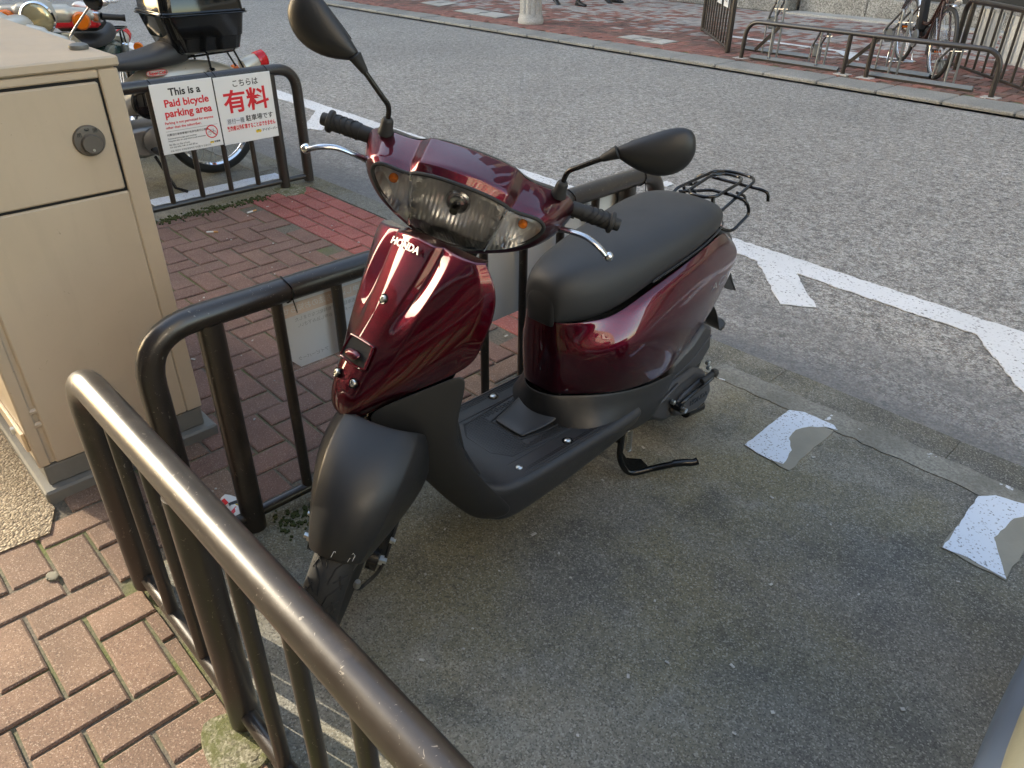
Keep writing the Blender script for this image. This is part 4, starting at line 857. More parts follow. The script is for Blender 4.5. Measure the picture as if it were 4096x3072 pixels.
# luggage hook in its pocket
n_ = Vector((.80, 0, .60)); tg = Vector((-.60, 0, .80)); hc = Vector((1.079, 0, .655))
def onface(a, b, d): return hc + Vector((0, a, 0)) + tg * b + n_ * d
mb = MB(); mb.prism([onface(a, b, .0015) for a, b in ((-.034, -.022), (.034, -.022), (.040, -.012), (.038, .020), (.032, .026), (-.032, .026), (-.038, .020), (-.040, -.012))], -n_ * .006); mb.build('pocket_shade', A['gap_black'], cov, smooth=False)  # near-black patch on the cover paints the shade of the recess
mb = MB(); mb.tube(catmull([onface(a, b, .002) for a, b in ((-.034, -.022), (.034, -.022), (.041, -.012), (.038, .021), (.032, .027), (-.032, .027), (-.038, .021), (-.041, -.012))], 4, True), .0028, 8, closed=True); mb.build('pocket_rim', A['burgundy'], cov)
mb = MB(); mb.loft([[onface(-.026, -.004, .002), onface(.026, -.004, .002), onface(.026, .010, .002), onface(-.026, .010, .002)], [onface(-.027, -.014, .012), onface(.027, -.014, .012), onface(.024, .004, .016), onface(-.024, .004, .016)], [onface(-.020, -.018, .014), onface(.020, -.018, .014), onface(.018, -.006, .018), onface(-.018, -.006, .018)]]); mb.build('luggage_hook', A['burgundy'], cov, sub=2)
# maker's name on the cover
e0 = Vector((.9405, 0, .8405)); eup = Vector((-.595, 0, .80)).normalized()
tx = lettering(cov, 'HONDA', (0, 0, 0), .0205, A['emblem'], bold=.0006, sx=1.15); mx_ = Matrix(((0, eup.x, .80), (1, 0, 0), (0, eup.z, .60))).to_4x4(); tx.matrix_basis = Matrix.Translation(e0 + Vector((.0022, -.004, .0030))) @ mx_ @ Matrix.Diagonal((1.15, 1, 1, 1))

# --- black side panels of the front, and the panel facing the rider's legs
Aed = [(1.112, .040, .532), (1.049, .062, .441), (.992, .087, .322), (.925, .118, .224), (.893, .137, .190), (.850, .158, .182)]
Bed = [(.925, .169, .632), (.948, .160, .552), (.962, .154, .480), (.934, .158, .390), (.880, .174, .300), (.822, .182, .215)]
top_ = [(1.112, .040, .534), (1.083, .060, .559), (1.036, .090, .580), (.984, .126, .601), (.925, .169, .632)]
rows = [top_]
for i in range(1, 6):
    a, b = Vector(Aed[i]), Vector(Bed[i]); rr_ = []
    for k in range(5):
        t = k / 4; p = a.lerp(b, t); p.y += .020 * math.sin(math.pi * t) * (1 if i < 4 else .5); rr_.append(tuple(p))
    rows.append(rr_)
both('front_side_panel', rows, A['plastic'], solid=.004)
rows = []
for (u, v, z), du in zip([(.866, .168, .815), (.872, .176, .740), (.890, .168, .690), (.915, .145, .640), (.955, .105, .552), (.955, .105, .460), (.930, .125, .367), (.870, .150, .300)], (.02, .02, .02, .02, .03, .05, .06, .02)):
    rows.append([(u - du - .012, 0, z), (u - du, .05, z), (u - du * .7, .09, z), (u, v - .004, z)])
patch('inner_leg_panel', rows, A['plastic'], solid=.004)
mb = MB(); mb.loft([[(1.05, -.06, .47), (1.05, .06, .47), (.90, .09, .45), (.90, -.09, .45)], [(.97, -.08, .30), (.97, .08, .30), (.88, .10, .30), (.88, -.10, .30)], [(.90, -.11, .21), (.90, .11, .21), (.84, .12, .21), (.84, -.12, .21)]]); mb.build('under_shield', A['plastic'], SCO)

# --- footboard
rows = []
for u, z, w, zb in ((.895, .318, .150, .205), (.862, .284, .168, .178), (.815, .268, .178, .160), (.72, .265, .180, .164), (.60, .265, .180, .174), (.48, .265, .180, .186), (.40, .266, .180, .200), (.335, .272, .178, .205)):
    rows.append([(u, 0, z), (u, .08, z), (u, w - .035, z), (u, w - .014, z + .001), (u, w - .001, z - .004), (u, w + .003, z - .018), (u, w - .004, (z + zb) / 2 + .004), (u, w - .013, zb)])
flo = patch('floor_board', rows, A['plastic_floor'], solid=.005, sub=2, off=0)
for (u, v) in ((.754, .135), (.588, .140), (.586, -.140), (.754, -.135)):
    mb = MB(); mb.lathe([(.0150, -.004), (.0150, .0012), (.0120, .0013)], (u, v, .2672), (0, 0, 1), 20); mb.build('bolt_recess', A['gloss_black'], flo); mb = MB(); mb.lathe([(.0088, 0), (.0088, .003), (.006, .0055), (0, .006)], (u, v, .2680), (0, 0, 1), 18); mb.build('bolt', A['zinc'], flo)
# raised tread ribs and dimples
for s_ in (-1, 1):
    for dv, (u0, u1) in ((.108, (.80, .50)), (.158, (.80, .46)), (.166, (.79, .44))): mb = MB(); mb.tube([(u0, s_ * dv, .2676), (u1, s_ * dv, .2676)], .0024, 6); mb.build('tread_rib', A['plastic'], flo)
mb = MB(); hexp = [(.765, .045), (.735, .090), (.62, .100), (.52, .110), (.50, .085)]
ring_ = [(u, v) for u, v in hexp] + [(u, -v) for u, v in hexp[::-1]]
mb.tube([(u, v, .2676) for u, v in ring_], .0026, 6, closed=True); mb.build('tread_outline', A['plastic'], flo)
mb = MB()
for i in range(32):
    for j in range(-12, 13):
        u, v = .755 - .008 * i, .008 * j + (.004 if i % 2 else 0)
        lim = .095 if u < .735 else .045 + (.765 - u) * 1.5
        if abs(v) < lim and not (u < .668 and abs(v) < .078): mb.box((u, v, .2680), (.0050, .0050, .0022))
for s_ in (-1, 1):
    for i in range(40):
        for v in (.146, .152): mb.box((.80 - .008 * i, s_ * v, .2680), (.0042, .0042, .0022))
o = mb.build('tread_dimple', A['plastic'], flo, smooth=False); o['kind'] = 'stuff'
lid = patch('battery_lid', [[(.668, 0, .2745), (.667, .040, .2745), (.664, .052, .272)], [(.655, 0, .2795), (.654, .042, .2795), (.650, .055, .275)], [(.61, 0, .2805), (.61, .052, .2805), (.608, .064, .276)], [(.565, 0, .287), (.565, .060, .287), (.565, .072, .282)], [(.547, 0, .300), (.547, .062, .300), (.545, .073, .296)], [(.540, 0, .330), (.540, .058, .330), (.537, .068, .328)], [(.541, 0, .348), (.541, .030, .348), (.537, .062, .362)]], A['plastic'], solid=.006)
mb = MB(); mb.tube([(.672, -.055, .2672), (.672, .055, .2672), (.60, .072, .2672), (.55, .078, .272)], .0030, 6); mb.tube([(.672, -.055, .2672), (.60, -.072, .2672), (.55, -.078, .272)], .0030, 6); mb.build('lid_gap', A['gap_black'], SCO)
# black lower body between footboard and side covers
rows = []
for u, (tv, tz), (mv, mz), (bv, bz), (lv, lz) in (
    (.556, (.052, .350), (.070, .300), (.085, .268), (.090, .262)), (.528, (.070, .348), (.098, .300), (.120, .268), (.130, .262)), (.484, (.117, .350), (.134, .300), (.160, .268), (.170, .262)), (.40, (.150, .337), (.157, .298), (.172, .270), (.176, .215)),
    (.31, (.163, .324), (.166, .290), (.172, .255), (.166, .190)), (.25, (.166, .319), (.168, .285), (.170, .245), (.163, .195)), (.217, (.166, .317), (.168, .295), (.168, .270), (.164, .235)), (.176, (.165, .312), (.167, .308), (.167, .304), (.166, .298))):
    rows.append([(u, tv, tz), (u, mv, mz), (u, bv, bz), (u, lv, lz)])
rows = [[(.580, 0, .352), (.582, 0, .318), (.586, 0, .280), (.588, 0, .262)]] + rows
mb = MB(); mb.grid([[mir(p) for p in r_] for r_ in rows[:0:-1]] + rows); mb.build('body_base', A['plastic'], SCO, solid=.004, sub=2, offset=0)

# --- burgundy side covers
def bodyrow(u, T, S_, Cc, M_, L_):
    T = (T[0] * 1.02, T[1] + .014) if u > -.1 else T; S_ = (S_[0], S_[1] + .010) if u > -.1 else S_
    return [(u if len(q) == 2 else q[2], q[0], q[1]) for q in (T, S_, ((S_[0] + Cc[0]) / 2 + .006, (S_[1] + Cc[1]) / 2), Cc, M_, L_)]
BR = [bodyrow(.562, (0, .545), (0, .500), (0, .440), (0, .39), (0, .352)),
      bodyrow(.556, (.048, .545), (.050, .500), (.052, .440), (.052, .39), (.049, .352)),
      bodyrow(.535, (.068, .542), (.072, .495), (.078, .435), (.078, .39), (.069, .350)),
      bodyrow(.49, (.092, .540), (.100, .505), (.122, .455), (.124, .40), (.114, .352)),
      bodyrow(.43, (.107, .535), (.124, .515), (.153, .468), (.156, .41), (.143, .343)),
      bodyrow(.38, (.116, .545), (.136, .532), (.166, .472), (.168, .41), (.155, .334)),
      bodyrow(.30, (.126, .574), (.144, .566), (.171, .476), (.172, .40), (.163, .324)),
      bodyrow(.20, (.130, .598), (.148, .592), (.168, .481), (.167, .40), (.162, .316)),
      bodyrow(.12, (.131, .614), (.148, .604), (.160, .488), (.153, .42), (.141, .341)),
      bodyrow(.05, (.128, .630), (.143, .609), (.152, .496), (.143, .44), (.130, .356)),
      bodyrow(-.02, (.116, .636), (.132, .610), (.142, .505), (.132, .455), (.118, .378)),
      bodyrow(-.08, (.100, .630), (.121, .603), (.131, .520), (.123, .485), (.113, .425)),
      bodyrow(-.125, (.088, .615), (.110, .594), (.121, .540), (.118, .520), (.112, .490)),
      bodyrow(-.15, (.080, .603), (.102, .586), (.114, .550), (.114, .540), (.111, .528))]
BRR = [[mir(p) for p in r_] for r_ in BR[:0:-1]] + BR
nB = len(BR[0]); cr_ = []
for i in range(len(BRR) - 1):
    if abs(i + .5 - len(BRR) / 2) > 4: cr_ += [(i * nB + 1, (i + 1) * nB + 1, .6), (i * nB + 3, (i + 1) * nB + 3, .35)]
mb = MB(); mb.grid(BRR); mb.build('body_cover', A['burgundy'], SCO, solid=.003, sub=2, offset=0, crease=cr_)
mb = MB(); mb.loft([[(.53, -.06, .54), (.53, .06, .54), (.53, .06, .36), (.53, -.06, .36)], [(.30, -.11, .55), (.30, .11, .55), (.30, .12, .30), (.30, -.12, .30)], [(.0, -.10, .60), (.0, .10, .60), (.0, .09, .42), (.0, -.09, .42)], [(-.15, -.07, .585), (-.15, .07, .585), (-.15, .07, .54), (-.15, -.07, .54)]]); mb.build('inner_body', A['plastic'], SCO, smooth=False)
txs = lettering(SCO, 'TACT', (0, 0, 0), .034, A['chrome'], bold=-.0004, shear=.35, name='model_lettering'); nn = Vector((.06, 1, -.10)).normalized(); xx = Vector((-1, .09, .36)).normalized(); yy = nn.cross(xx).normalized(); xx = yy.cross(nn)
txs.matrix_basis = Matrix.Translation((.0, .1515, .520)) @ Matrix(((xx.x, yy.x, nn.x), (xx.y, yy.y, nn.y), (xx.z, yy.z, nn.z))).to_4x4() @ Matrix.Diagonal((1.25, 1, 1, 1))

# --- seat
SE = [(.560, (.040, .540), (.047, .575), (.043, .615), (.028, .634), .640), (.548, (.055, .538), (.063, .580), (.060, .630), (.040, .658), .664), (.515, (.078, .538), (.087, .585), (.082, .645), (.052, .680), .687), (.455, (.102, .533), (.112, .588), (.104, .655), (.066, .693), .701),
      (.37, (.119, .546), (.131, .604), (.121, .670), (.078, .703), .709), (.29, (.129, .578), (.140, .632), (.130, .686), (.085, .712), .717), (.19, (.132, .600), (.146, .652), (.138, .702), (.092, .725), .729), (.09, (.131, .621), (.147, .672), (.140, .718), (.095, .738), .741),
      (.01, (.124, .645), (.139, .687), (.131, .724), (.088, .741), .743), (-.055, (.100, .652), (.113, .688), (.106, .714), (.070, .727), .729), (-.095, (.062, .655), (.070, .682), (.066, .700), (.042, .708), .710)]
def seat_ring(q):
    u, a, b, c, d, zt = q; a = (a[0] * .93, a[1] - .004); L_ = [(u, a[0], a[1]), (u, b[0], b[1]), (u, c[0], c[1]), (u, d[0], d[1]), (u, 0, zt)]
    return L_ + [mir(p) for p in L_[-2::-1]]
mb = MB(); mb.loft([seat_ring(q) for q in SE]); seat = mb.build('seat', A['seat'], SCO, sub=2)
def surf(rings, off): return rings
mb = MB(); pr_ = []
for (u, z, w) in ((.5655, .545, .044), (.567, .575, .0465), (.564, .605, .044), (.556, .630, .038), (.545, .652, .030), (.531, .667, .019)): pr_.append([(u, 0, z), (u - .0006, w * .5, z - .001), (u - .005 if z < .6 else u - .003, w * .86, z - .003), (u - .013 if z < .6 else u - .008, w, z - .006)])
mb.grid([symrow(r_) for r_ in pr_]); mb.build('nose_patch', A['seat2'], seat, sub=2, solid=.002, offset=0)
def dashes(path, name, parent, r=.0009, step=.006):
    P = catmull(path, 10); mb = MB(); acc = 0; last = P[0]; seg = []
    for i in range(1, len(P)):
        d = (P[i] - P[i - 1]); L_ = d.length; n = max(1, int(L_ / .0015))
        for k in range(n):
            p = P[i - 1] + d * (k / n); acc += L_ / n
            if (acc % step) < step * .62: seg.append(p)
            else:
                if len(seg) > 1: mb.tube([seg[0], seg[-1]], r, 4)
                seg = []
    mb.build(name, A['thread'], parent, smooth=False)
for s_ in (1, -1):
    dashes([(q[0], s_ * (q[1][0] * .42 + q[2][0] * .58 + .001), q[1][1] * .42 + q[2][1] * .58) for q in SE[5:]], 'seam_stitching', seat)
    mb = MB(); mb.tube(catmull([(q[0], s_ * (q[1][0] * .36 + q[2][0] * .64 - .0012), q[1][1] * .36 + q[2][1] * .64) for q in SE[5:]], 5), .0020, 6); mb.build('seam_piping', A['seat2'], seat)
dashes([(.548, .0505, .546), (.549, .0525, .58), (.543, .050, .615), (.533, .043, .642), (.518, .026, .670), (.512, 0, .680), (.518, -.026, .670), (.533, -.043, .642), (.543, -.050, .615), (.549, -.0525, .58), (.548, -.0505, .546)], 'nose_stitching', seat)

# --- tail
mb = MB(); tr = []
for u, w, z0, z1 in ((-.06, .108, .615, .660), (-.11, .098, .585, .652), (-.165, .088, .550, .630), (-.205, .070, .535, .600), (-.218, .055, .535, .580)):
    tr.append([(u, -w * .8, z0), (u, w * .8, z0), (u, w, (z0 + z1) / 2), (u, w * .72, z1 - .006), (u, 0, z1), (u, -w * .72, z1 - .006), (u, -w, (z0 + z1) / 2)])
mb.loft(tr); mb.build('tail_cover', A['case'], SCO, sub=2)
mb = MB(); mb.loft([[(-.195, -.055, .555), (-.195, .055, .555), (-.195, .05, .615), (-.195, -.05, .615)], [(-.232, -.045, .55), (-.232, .045, .55), (-.215, .04, .612), (-.215, -.04, .612)]]); mb.build('tail_light', A['red_lens'], SCO, sub=2)
for s_ in (1, -1): mb = MB(); mb.loft([[(-.13, s_ * .098, .56), (-.13, s_ * .102, .60), (-.12, s_ * .09, .615), (-.12, s_ * .085, .57)], [(-.185, s_ * .078, .545), (-.185, s_ * .082, .58), (-.17, s_ * .07, .61), (-.17, s_ * .06, .56)]]); mb.build('rear_indicator', A['orange_lens'], SCO, sub=1)
mb = MB()
for s_ in (1, -1): mb.prism([(-.10, s_ * .045, .55), (-.20, s_ * .050, .53), (-.30, s_ * .050, .372), (-.245, s_ * .05, .395), (-.14, s_ * .045, .46)], (0, -s_ * .004, 0))
mb.loft([[(-.19, -.05, .53), (-.19, .05, .53)], [(-.235, -.052, .46), (-.235, .052, .46)], [(-.30, -.052, .375), (-.30, .052, .375)]], closed=False); mb.build('plate_bracket', A['plastic'], SCO, smooth=False, solid=.003)
mb = MB(); fr_ = []
for k in range(9):
    a = R(60 + 14 * k); fr_.append([(.0 + .235 * math.cos(a), -.06, .205 + .235 * math.sin(a)), (.0 + .245 * math.cos(a), 0, .205 + .245 * math.sin(a)), (.0 + .235 * math.cos(a), .06, .205 + .235 * math.sin(a))])
fr_.append([(-.302, -.05, .262), (-.308, 0, .262), (-.302, .05, .262)])
mb.grid(fr_); mb.build('rear_mudguard', A['plastic'], SCO, solid=.004, sub=1)

# --- wheels
def wheel(axle, parent, rt=.207, w=.084, name='front_wheel', st=False):
    t = empty(name, (0, 0, 0), 0, parent)
    if st: steered(t)
    O = Vector(axle); prof = []
    for k in range(17):
        a = math.pi * k / 16 - math.pi / 2; prof.append((rt - .042 + .042 * math.cos(a) ** .8 if abs(a) < 1.57 else rt - .042, w / 2 * math.sin(a)))
    prof = [(.127, -w / 2 * .70)] + prof + [(.127, w / 2 * .70)]
    mb = MB(); mb.lathe(prof, O, (0, 1, 0), 72, cap=False); mb.build('tyre', A['rubber'], t)
    # tread grooves standing a hair proud in near-black, which paints the shade inside them
    mb = MB()
    for k in range(22):
        a0 = 2 * math.pi * k / 22
        for s_ in (1, -1):
            for (va, vb, da, db) in ((.006, .012, 0, .16), (.012, .034, .16, .30), (.016, .036, .02, .12), (.024, .033, .10, -.04)):
                P = []
                for j in range(5):
                    tt = j / 4; v = (va + (vb - va) * tt) * s_; ang = a0 + (da + (db - da) * tt) + (0 if s_ > 0 else math.pi / 22)
                    ph = math.asin(max(-1, min(1, v / (w / 2)))); rr_ = rt - .042 + .042 * math.cos(ph) ** .8 + .0004
                    P.append(O + Vector((rr_ * math.cos(ang), v, rr_ * math.sin(ang))))
                mb.tube(P, .0017, 4)
    mb.build('tread_groove', A['gap_black'], t)
    mb = MB(); mb.lathe([(.130, -w / 2 * .66), (.126, -w / 2 * .7), (.118, -w / 2 * .55), (.116, 0), (.118, w / 2 * .55), (.126, w / 2 * .7), (.130, w / 2 * .66)], O, (0, 1, 0), 48, cap=False)
    mb.lathe([(.05, -.04), (.055, -.03), (.05, .03), (.02, .04)], O, (0, 1, 0), 24)
    for k in range(5):
        a = 2 * math.pi * k / 5; c_, s_ = math.cos(a), math.sin(a); mb.tube([O + Vector((.04 * c_, 0, .04 * s_)), O + Vector((.122 * c_, 0, .122 * s_))], [.016, .012], 10)
    mb.build('rim', A['case'], t); return t
wheel((1.18, 0, .205), SCO, st=True); wheel((0, 0, .215), SCO, name='rear_wheel', w=.090)
# front mudguard, fork, brake cable
fm = [[(1.336, 0, .366), (1.331, .030, .363), (1.316, .051, .352), (1.296, .056, .330), (1.264, .059, .300)],
      [(1.337, 0, .388), (1.330, .033, .385), (1.312, .056, .374), (1.282, .065, .350), (1.240, .072, .318)],
      [(1.322, 0, .432), (1.313, .040, .429), (1.291, .066, .420), (1.247, .081, .390), (1.190, .093, .345)],
      [(1.290, 0, .478), (1.280, .047, .475), (1.256, .074, .466), (1.205, .094, .430), (1.135, .113, .368)],
      [(1.245, 0, .516), (1.235, .050, .512), (1.211, .080, .504), (1.165, .101, .468), (1.085, .124, .390)],
      [(1.190, 0, .542), (1.181, .050, .538), (1.160, .080, .530), (1.118, .100, .498), (1.055, .120, .425)],
      [(1.130, 0, .555), (1.122, .047, .552), (1.106, .074, .545), (1.075, .094, .515), (1.03, .110, .46)]]
mg = patch('front_mudguard', fm, A['plastic'], solid=.004, sub=3, cols=((2, 1.0, 0, 6), (3, .3, 0, 6))); steered(mg)
mb = MB()
for pts in ([(-.002, -.012), (.0, 0), (.004, .008), (.003, -.004)], [(.030, -.020), (.034, -.004), (.036, .010), (.040, -.006), (.038, -.016)]):
    mb.tube([(1.3375 - .006 * (k % 2) - abs(a) * .25, a, .392 + b) for k, (a, b) in enumerate(pts)], .0006, 4)
mb.build('paint_scuff', A['white'], mg, smooth=False)
fk_ = empty('front_fork', (0, 0, 0), 0, SCO); steered(fk_)
for s_ in (1, -1):
    mb = MB(); mb.tube([(1.165, s_ * .070, .20), (1.13, s_ * .070, .285), (1.075, s_ * .060, .40)], [.020, .021, .017], 14); mb.lathe([(.028, -.012), (.028, .012)], (1.18, s_ * .066, .205), (0, 1, 0), 18); mb.build('fork_leg', A['black_metal'], fk_)
    mb = MB(); mb.lathe([(.0075, 0), (.0075, .006), (.005, .008), (.005, .012), (0, .012)], (1.165, s_ * .088, .262), (0, s_, 0), 6); mb.build('fork_bolt', A['zinc'], fk_, smooth=False)
    mb = MB(); mb.lathe([(.012, 0), (.012, .008), (.007, .008), (.007, .016), (0, .016)], (1.18, s_ * .079, .205), (0, s_, 0), 6); mb.build('axle_nut', A['zinc'], fk_, smooth=False)
mb = MB(); mb.tube(catmull([(1.06, .085, .42), (1.11, .088, .33), (1.155, .090, .24), (1.175, .086, .165), (1.205, .066, .135), (1.235, .055, .155), (1.242, .052, .18)], 8), .0045, 8); mb.build('brake_cable', A['rubber'], fk_)
mb = MB(); mb.lathe([(.0075, 0), (.0085, .008), (.006, .022), (.0, .022)], (1.242, .052, .172), (.1, 0, 1), 12); mb.build('cable_ferrule', A['zinc'], fk_)
mb = MB(); mb.tube([(1.10, 0, .40), (.86, 0, .80)], .026, 14); mb.build('steering_column', A['black_metal'], SCO)
# --- engine side
def slab(name, poly, v0, v1, mat, bev=.012, parent=SCO):
    mb = MB(); mb.prism([(u, v0, z) for u, z in poly], (0, v1 - v0, 0)); return mb.build(name, mat, parent, bevel=bev)
slab('air_cleaner_cover', [(.165, .255), (.150, .315), (.06, .352), (.01, .393), (-.035, .372), (-.045, .300), (-.01, .262), (.06, .245)], .075, .142, A['case'])
mb = MB(); mb.tube([(.145, .1425, .268), (.06, .1425, .290), (-.03, .1425, .345)], .0022, 6); mb.build('cover_ridge', A['case'], SCO)
cv = slab('crankcase_cover', [(.262, .185), (.255, .232), (.205, .262), (.13, .262), (.05, .270), (-.005, .240), (-.045, .185), (-.035, .135), (.015, .112), (.075, .122), (.125, .135), (.19, .142)], .06, .158, A['case'], .014)
slab('clutch_cover', [(.17, .178), (.11, .212), (.02, .228), (-.02, .205), (-.035, .165), (-.015, .130), (.03, .120), (.09, .130), (.15, .150)], .15, .172, A['case'], .010, cv)
slab('case_ridge', [(.25, .222), (.14, .262), (.14, .248), (.245, .210)], .155, .166, A['case'], .004, cv)
lettering(cv, 'HONDA', (.035, .1725, .165), .022, A['black_metal'], (R(90), 0, R(180)), bold=.0006, ext=.0012, sx=1.1)
mb = MB(); mb.tube(catmull([(.150, .178, .193), (.135, .184, .206), (.10, .186, .214), (.04, .186, .222), (.005, .190, .236)], 6), [.0065] * 25, 10); mb.lathe([(.013, -.014), (.013, .014), (.006, .016), (0, .016)], (.152, .178, .190), (0, 1, 0), 14); kick = mb.build('kick_lever', A['black_metal'], SCO)
mb = MB(); mb.lathe([(.0085 + (.0016 if k % 2 else 0), .006 * k) for k in range(10)], (.06, .188, .243), (-1, .02, .10), 14); mb.lathe([(.011, 0), (.0125, .006), (.0125, .014), (.009, .02), (0, .021)], (.003, .190, .240), (-.25, .1, 1), 14); mb.build('kick_pedal', A['rubber'], kick)
mb = MB(); mb.lathe([(.0075, 0), (.0075, .012), (0, .012)], (.152, .194, .190), (0, 1, 0), 12); mb.build('kick_bolt', A['zinc'], kick)
for p in ((.165, .162, .207), (-.015, .15, .262), (-.025, .15, .240)): mb = MB(); mb.lathe([(.008, 0), (.008, .010), (.004, .012), (0, .012)], p, (0, 1, 0), 6); mb.build('case_bolt', A['zinc'], SCO, smooth=False)
mb = MB(); mb.tube([(-.02, .10, .055), (-.10, .105, .048)], .020, 16); mb.tube([(.0, .09, .10), (-.04, .10, .06)], .012, 10); mb.build('exhaust_tip', A['black_metal'], SCO)
mb = MB(); mb.tube([(.20, -.13, .17), (.05, -.15, .19), (-.25, -.15, .24)], [.02, .05, .055], 16); mb.build('exhaust_silencer', A['black_metal'], SCO)
mb = MB(); mb.box((.18, 0, .20), (.30, .14, .14), bev=.02); mb.build('engine_block', A['case'], SCO)
# --- stand
mb = MB(); mb.tube(fillet([(.330, .120, .165), (.345, .128, .075), (.322, .150, .018), (.262, .188, .030), (.215, .238, .052)], .03, 5), .0095, 12)
mb.tube(fillet([(.330, -.120, .165), (.345, -.128, .075), (.322, -.150, .012)], .03, 5), .0095, 12); mb.tube([(.335, -.125, .13), (.335, .125, .13)], .011, 12)
mb.prism([(.342, .128, .11), (.336, .134, .045), (.300, .162, .030), (.275, .180, .045), (.292, .168, .070), (.325, .140, .075)], (.003, .004, 0)); st_ = mb.build('centre_stand', A['gloss_black'], SCO)
mb = MB(); mb.tube(catmull([(.222, .230, .050), (.200, .252, .055), (.182, .270, .056), (.170, .278, .060)], 4), [.011] * 12 + [.012], 12); mb.build('stand_tread', A['gloss_black'], st_)
mb = MB(); P = []
for k in range(70): a = k * .9; P.append((.325 + .0075 * math.cos(a), .143 + .0075 * math.sin(a), .105 + .0010 * k))
mb.tube(P, .0017, 5); mb.build('stand_spring', A['zinc'], st_)

# --- rear carrier
cr = empty('rear_carrier', (0, 0, 0), 0, SCO)
def wire(name, pts, rad=.016, r=.0048, cl=False, n=5): mb = MB(); mb.tube(fillet(pts, rad, n), r, 10); mb.build(name, A['gloss_black'], cr)
wire('outer_loop', [(-.045, -.078, .690), (-.080, -.076, .724), (-.255, -.066, .742), (-.285, -.040, .742), (-.292, .0, .742), (-.285, .048, .742), (-.255, .072, .742), (-.060, .080, .688)])
wire('inner_loop', [(-.10, -.045, .722), (-.215, -.046, .743), (-.255, -.030, .742), (-.262, 0, .742), (-.255, .030, .742), (-.215, .050, .742), (-.10, .046, .724), (-.075, .020, .722), (-.078, -.026, .722), (-.10, -.045, .722)])
wire('cross_bar', [(-.235, -.112, .712), (-.235, -.095, .730), (-.235, .110, .730), (-.242, .128, .724), (-.243, .131, .700)], .010)
wire('cross_bar', [(-.085, -.070, .715), (-.150, .0, .722), (-.150, .070, .722)], .010)
wire('side_loop', [(-.150, .070, .722), (-.165, .108, .712), (-.185, .112, .672), (-.110, .108, .636), (-.075, .095, .648), (-.06, .082, .665)], .018)
wire('side_loop', [(-.150, -.070, .722), (-.165, -.108, .712), (-.185, -.112, .672), (-.110, -.108, .636), (-.075, -.095, .648)], .018)
wire('luggage_hook', [(-.178, .062, .724), (-.190, .085, .716), (-.192, .092, .690)], .006, .004); wire('luggage_hook', [(-.178, -.062, .724), (-.190, -.085, .716), (-.192, -.092, .690)], .006, .004)
wire('support', [(-.11, .030, .722), (-.105, .040, .68), (-.09, .045, .65)], .012, .006); wire('support', [(-.11, -.030, .722), (-.105, -.040, .68), (-.09, -.045, .65)], .012, .006)

# --- handlebar group, modelled straight ahead and then turned about the steering axis
ST = [((.862, 0, .965), (.846, 0, .985), (.802, 0, .994), (.762, 0, .998)), ((.857, .050, .961), (.843, .050, .981), (.800, .050, .991), (.762, .050, .996)), ((.845, .090, .949), (.834, .092, .969), (.797, .092, .983), (.760, .092, .991)),
      ((.838, .104, .940), (.818, .108, .950), (.787, .109, .962), (.753, .109, .975)), ((.833, .126, .937), (.813, .132, .947), (.780, .137, .957), (.745, .141, .966)), ((.828, .163, .935), (.808, .176, .946), (.768, .190, .953), (.716, .204, .958)),
      ((.824, .179, .921), (.798, .201, .926), (.757, .219, .929), (.702, .233, .935)), ((.824, .174, .900), (.798, .198, .893), (.762, .216, .887), (.702, .231, .888)), ((.824, .152, .872), (.807, .168, .856), (.775, .185, .849), (.712, .205, .850)),
      ((.826, .120, .852), (.812, .130, .833), (.780, .145, .823), (.722, .165, .826)), ((.834, .081, .838), (.820, .085, .817), (.790, .090, .807), (.732, .100, .809)), ((.852, .045, .831), (.838, .047, .811), (.802, .050, .801), (.740, .050, .803)), ((.862, 0, .829), (.848, 0, .808), (.810, 0, .798), (.745, 0, .801))]
def ringst(k, f=lambda p: p):
    L_ = [f(s_[k]) for s_ in ST]; return L_ + [mir(p) for p in L_[-2:0:-1]]
lip = ringst(0, lambda p: (p[0] - .010, p[1] * .99, p[2]))
mb = MB(); mb.loft([lip] + [ringst(k) for k in range(4)], True, (False, False)); nS = len(lip); hcr = []
for r_ in range(1, 4):
    for j_ in (2, nS - 2, 3, nS - 3): hcr.append((r_ * nS + j_, (r_ + 1) * nS + j_, .85))
for j_ in range(nS): hcr.append((2 * nS + j_, 2 * nS + (j_ + 1) % nS, .45)); hcr.append((nS + j_, nS + (j_ + 1) % nS, .8)); hcr.append((4 * nS + j_, 4 * nS + (j_ + 1) % nS, .9))
hb = mb.build('handlebar_cover', A['burgundy'], SCO, sub=3, solid=.0025, crease=hcr); steered(hb)
mb = MB(); r3 = ringst(3, lambda p: (p[0] - .001, p[1], p[2])); r4 = ringst(3, lambda p: (p[0] - .030, p[1] * .97, .90 + (p[2] - .90) * .93)); r5 = ringst(3, lambda p: (p[0] - .050, p[1] * .80, .90 + (p[2] - .90) * .70)); r6 = ringst(3, lambda p: (.685, p[1] * .3, .90 + (p[2] - .90) * .3))
mb.loft([r3, r4, r5, r6], True, (False, True)); steered(mb.build('rear_handle_cover', A['plastic'], SCO, sub=1))
mb = MB(); mb.loft([[(.80, -.07, .81), (.80, .07, .81), (.745, .07, .81), (.745, -.07, .81)], [(.86, -.055, .765), (.86, .055, .765), (.79, .06, .76), (.79, -.06, .76)]]); steered(mb.build('steering_boot', A['plastic'], SCO))
lamp = empty('headlight', (0, 0, 0), 0, SCO); steered(lamp)
def lens_u(v, z): return .867 - 1.15 * v * v - 1.2 * (z - .90) ** 2
RIM = ringst(0); cz = .892
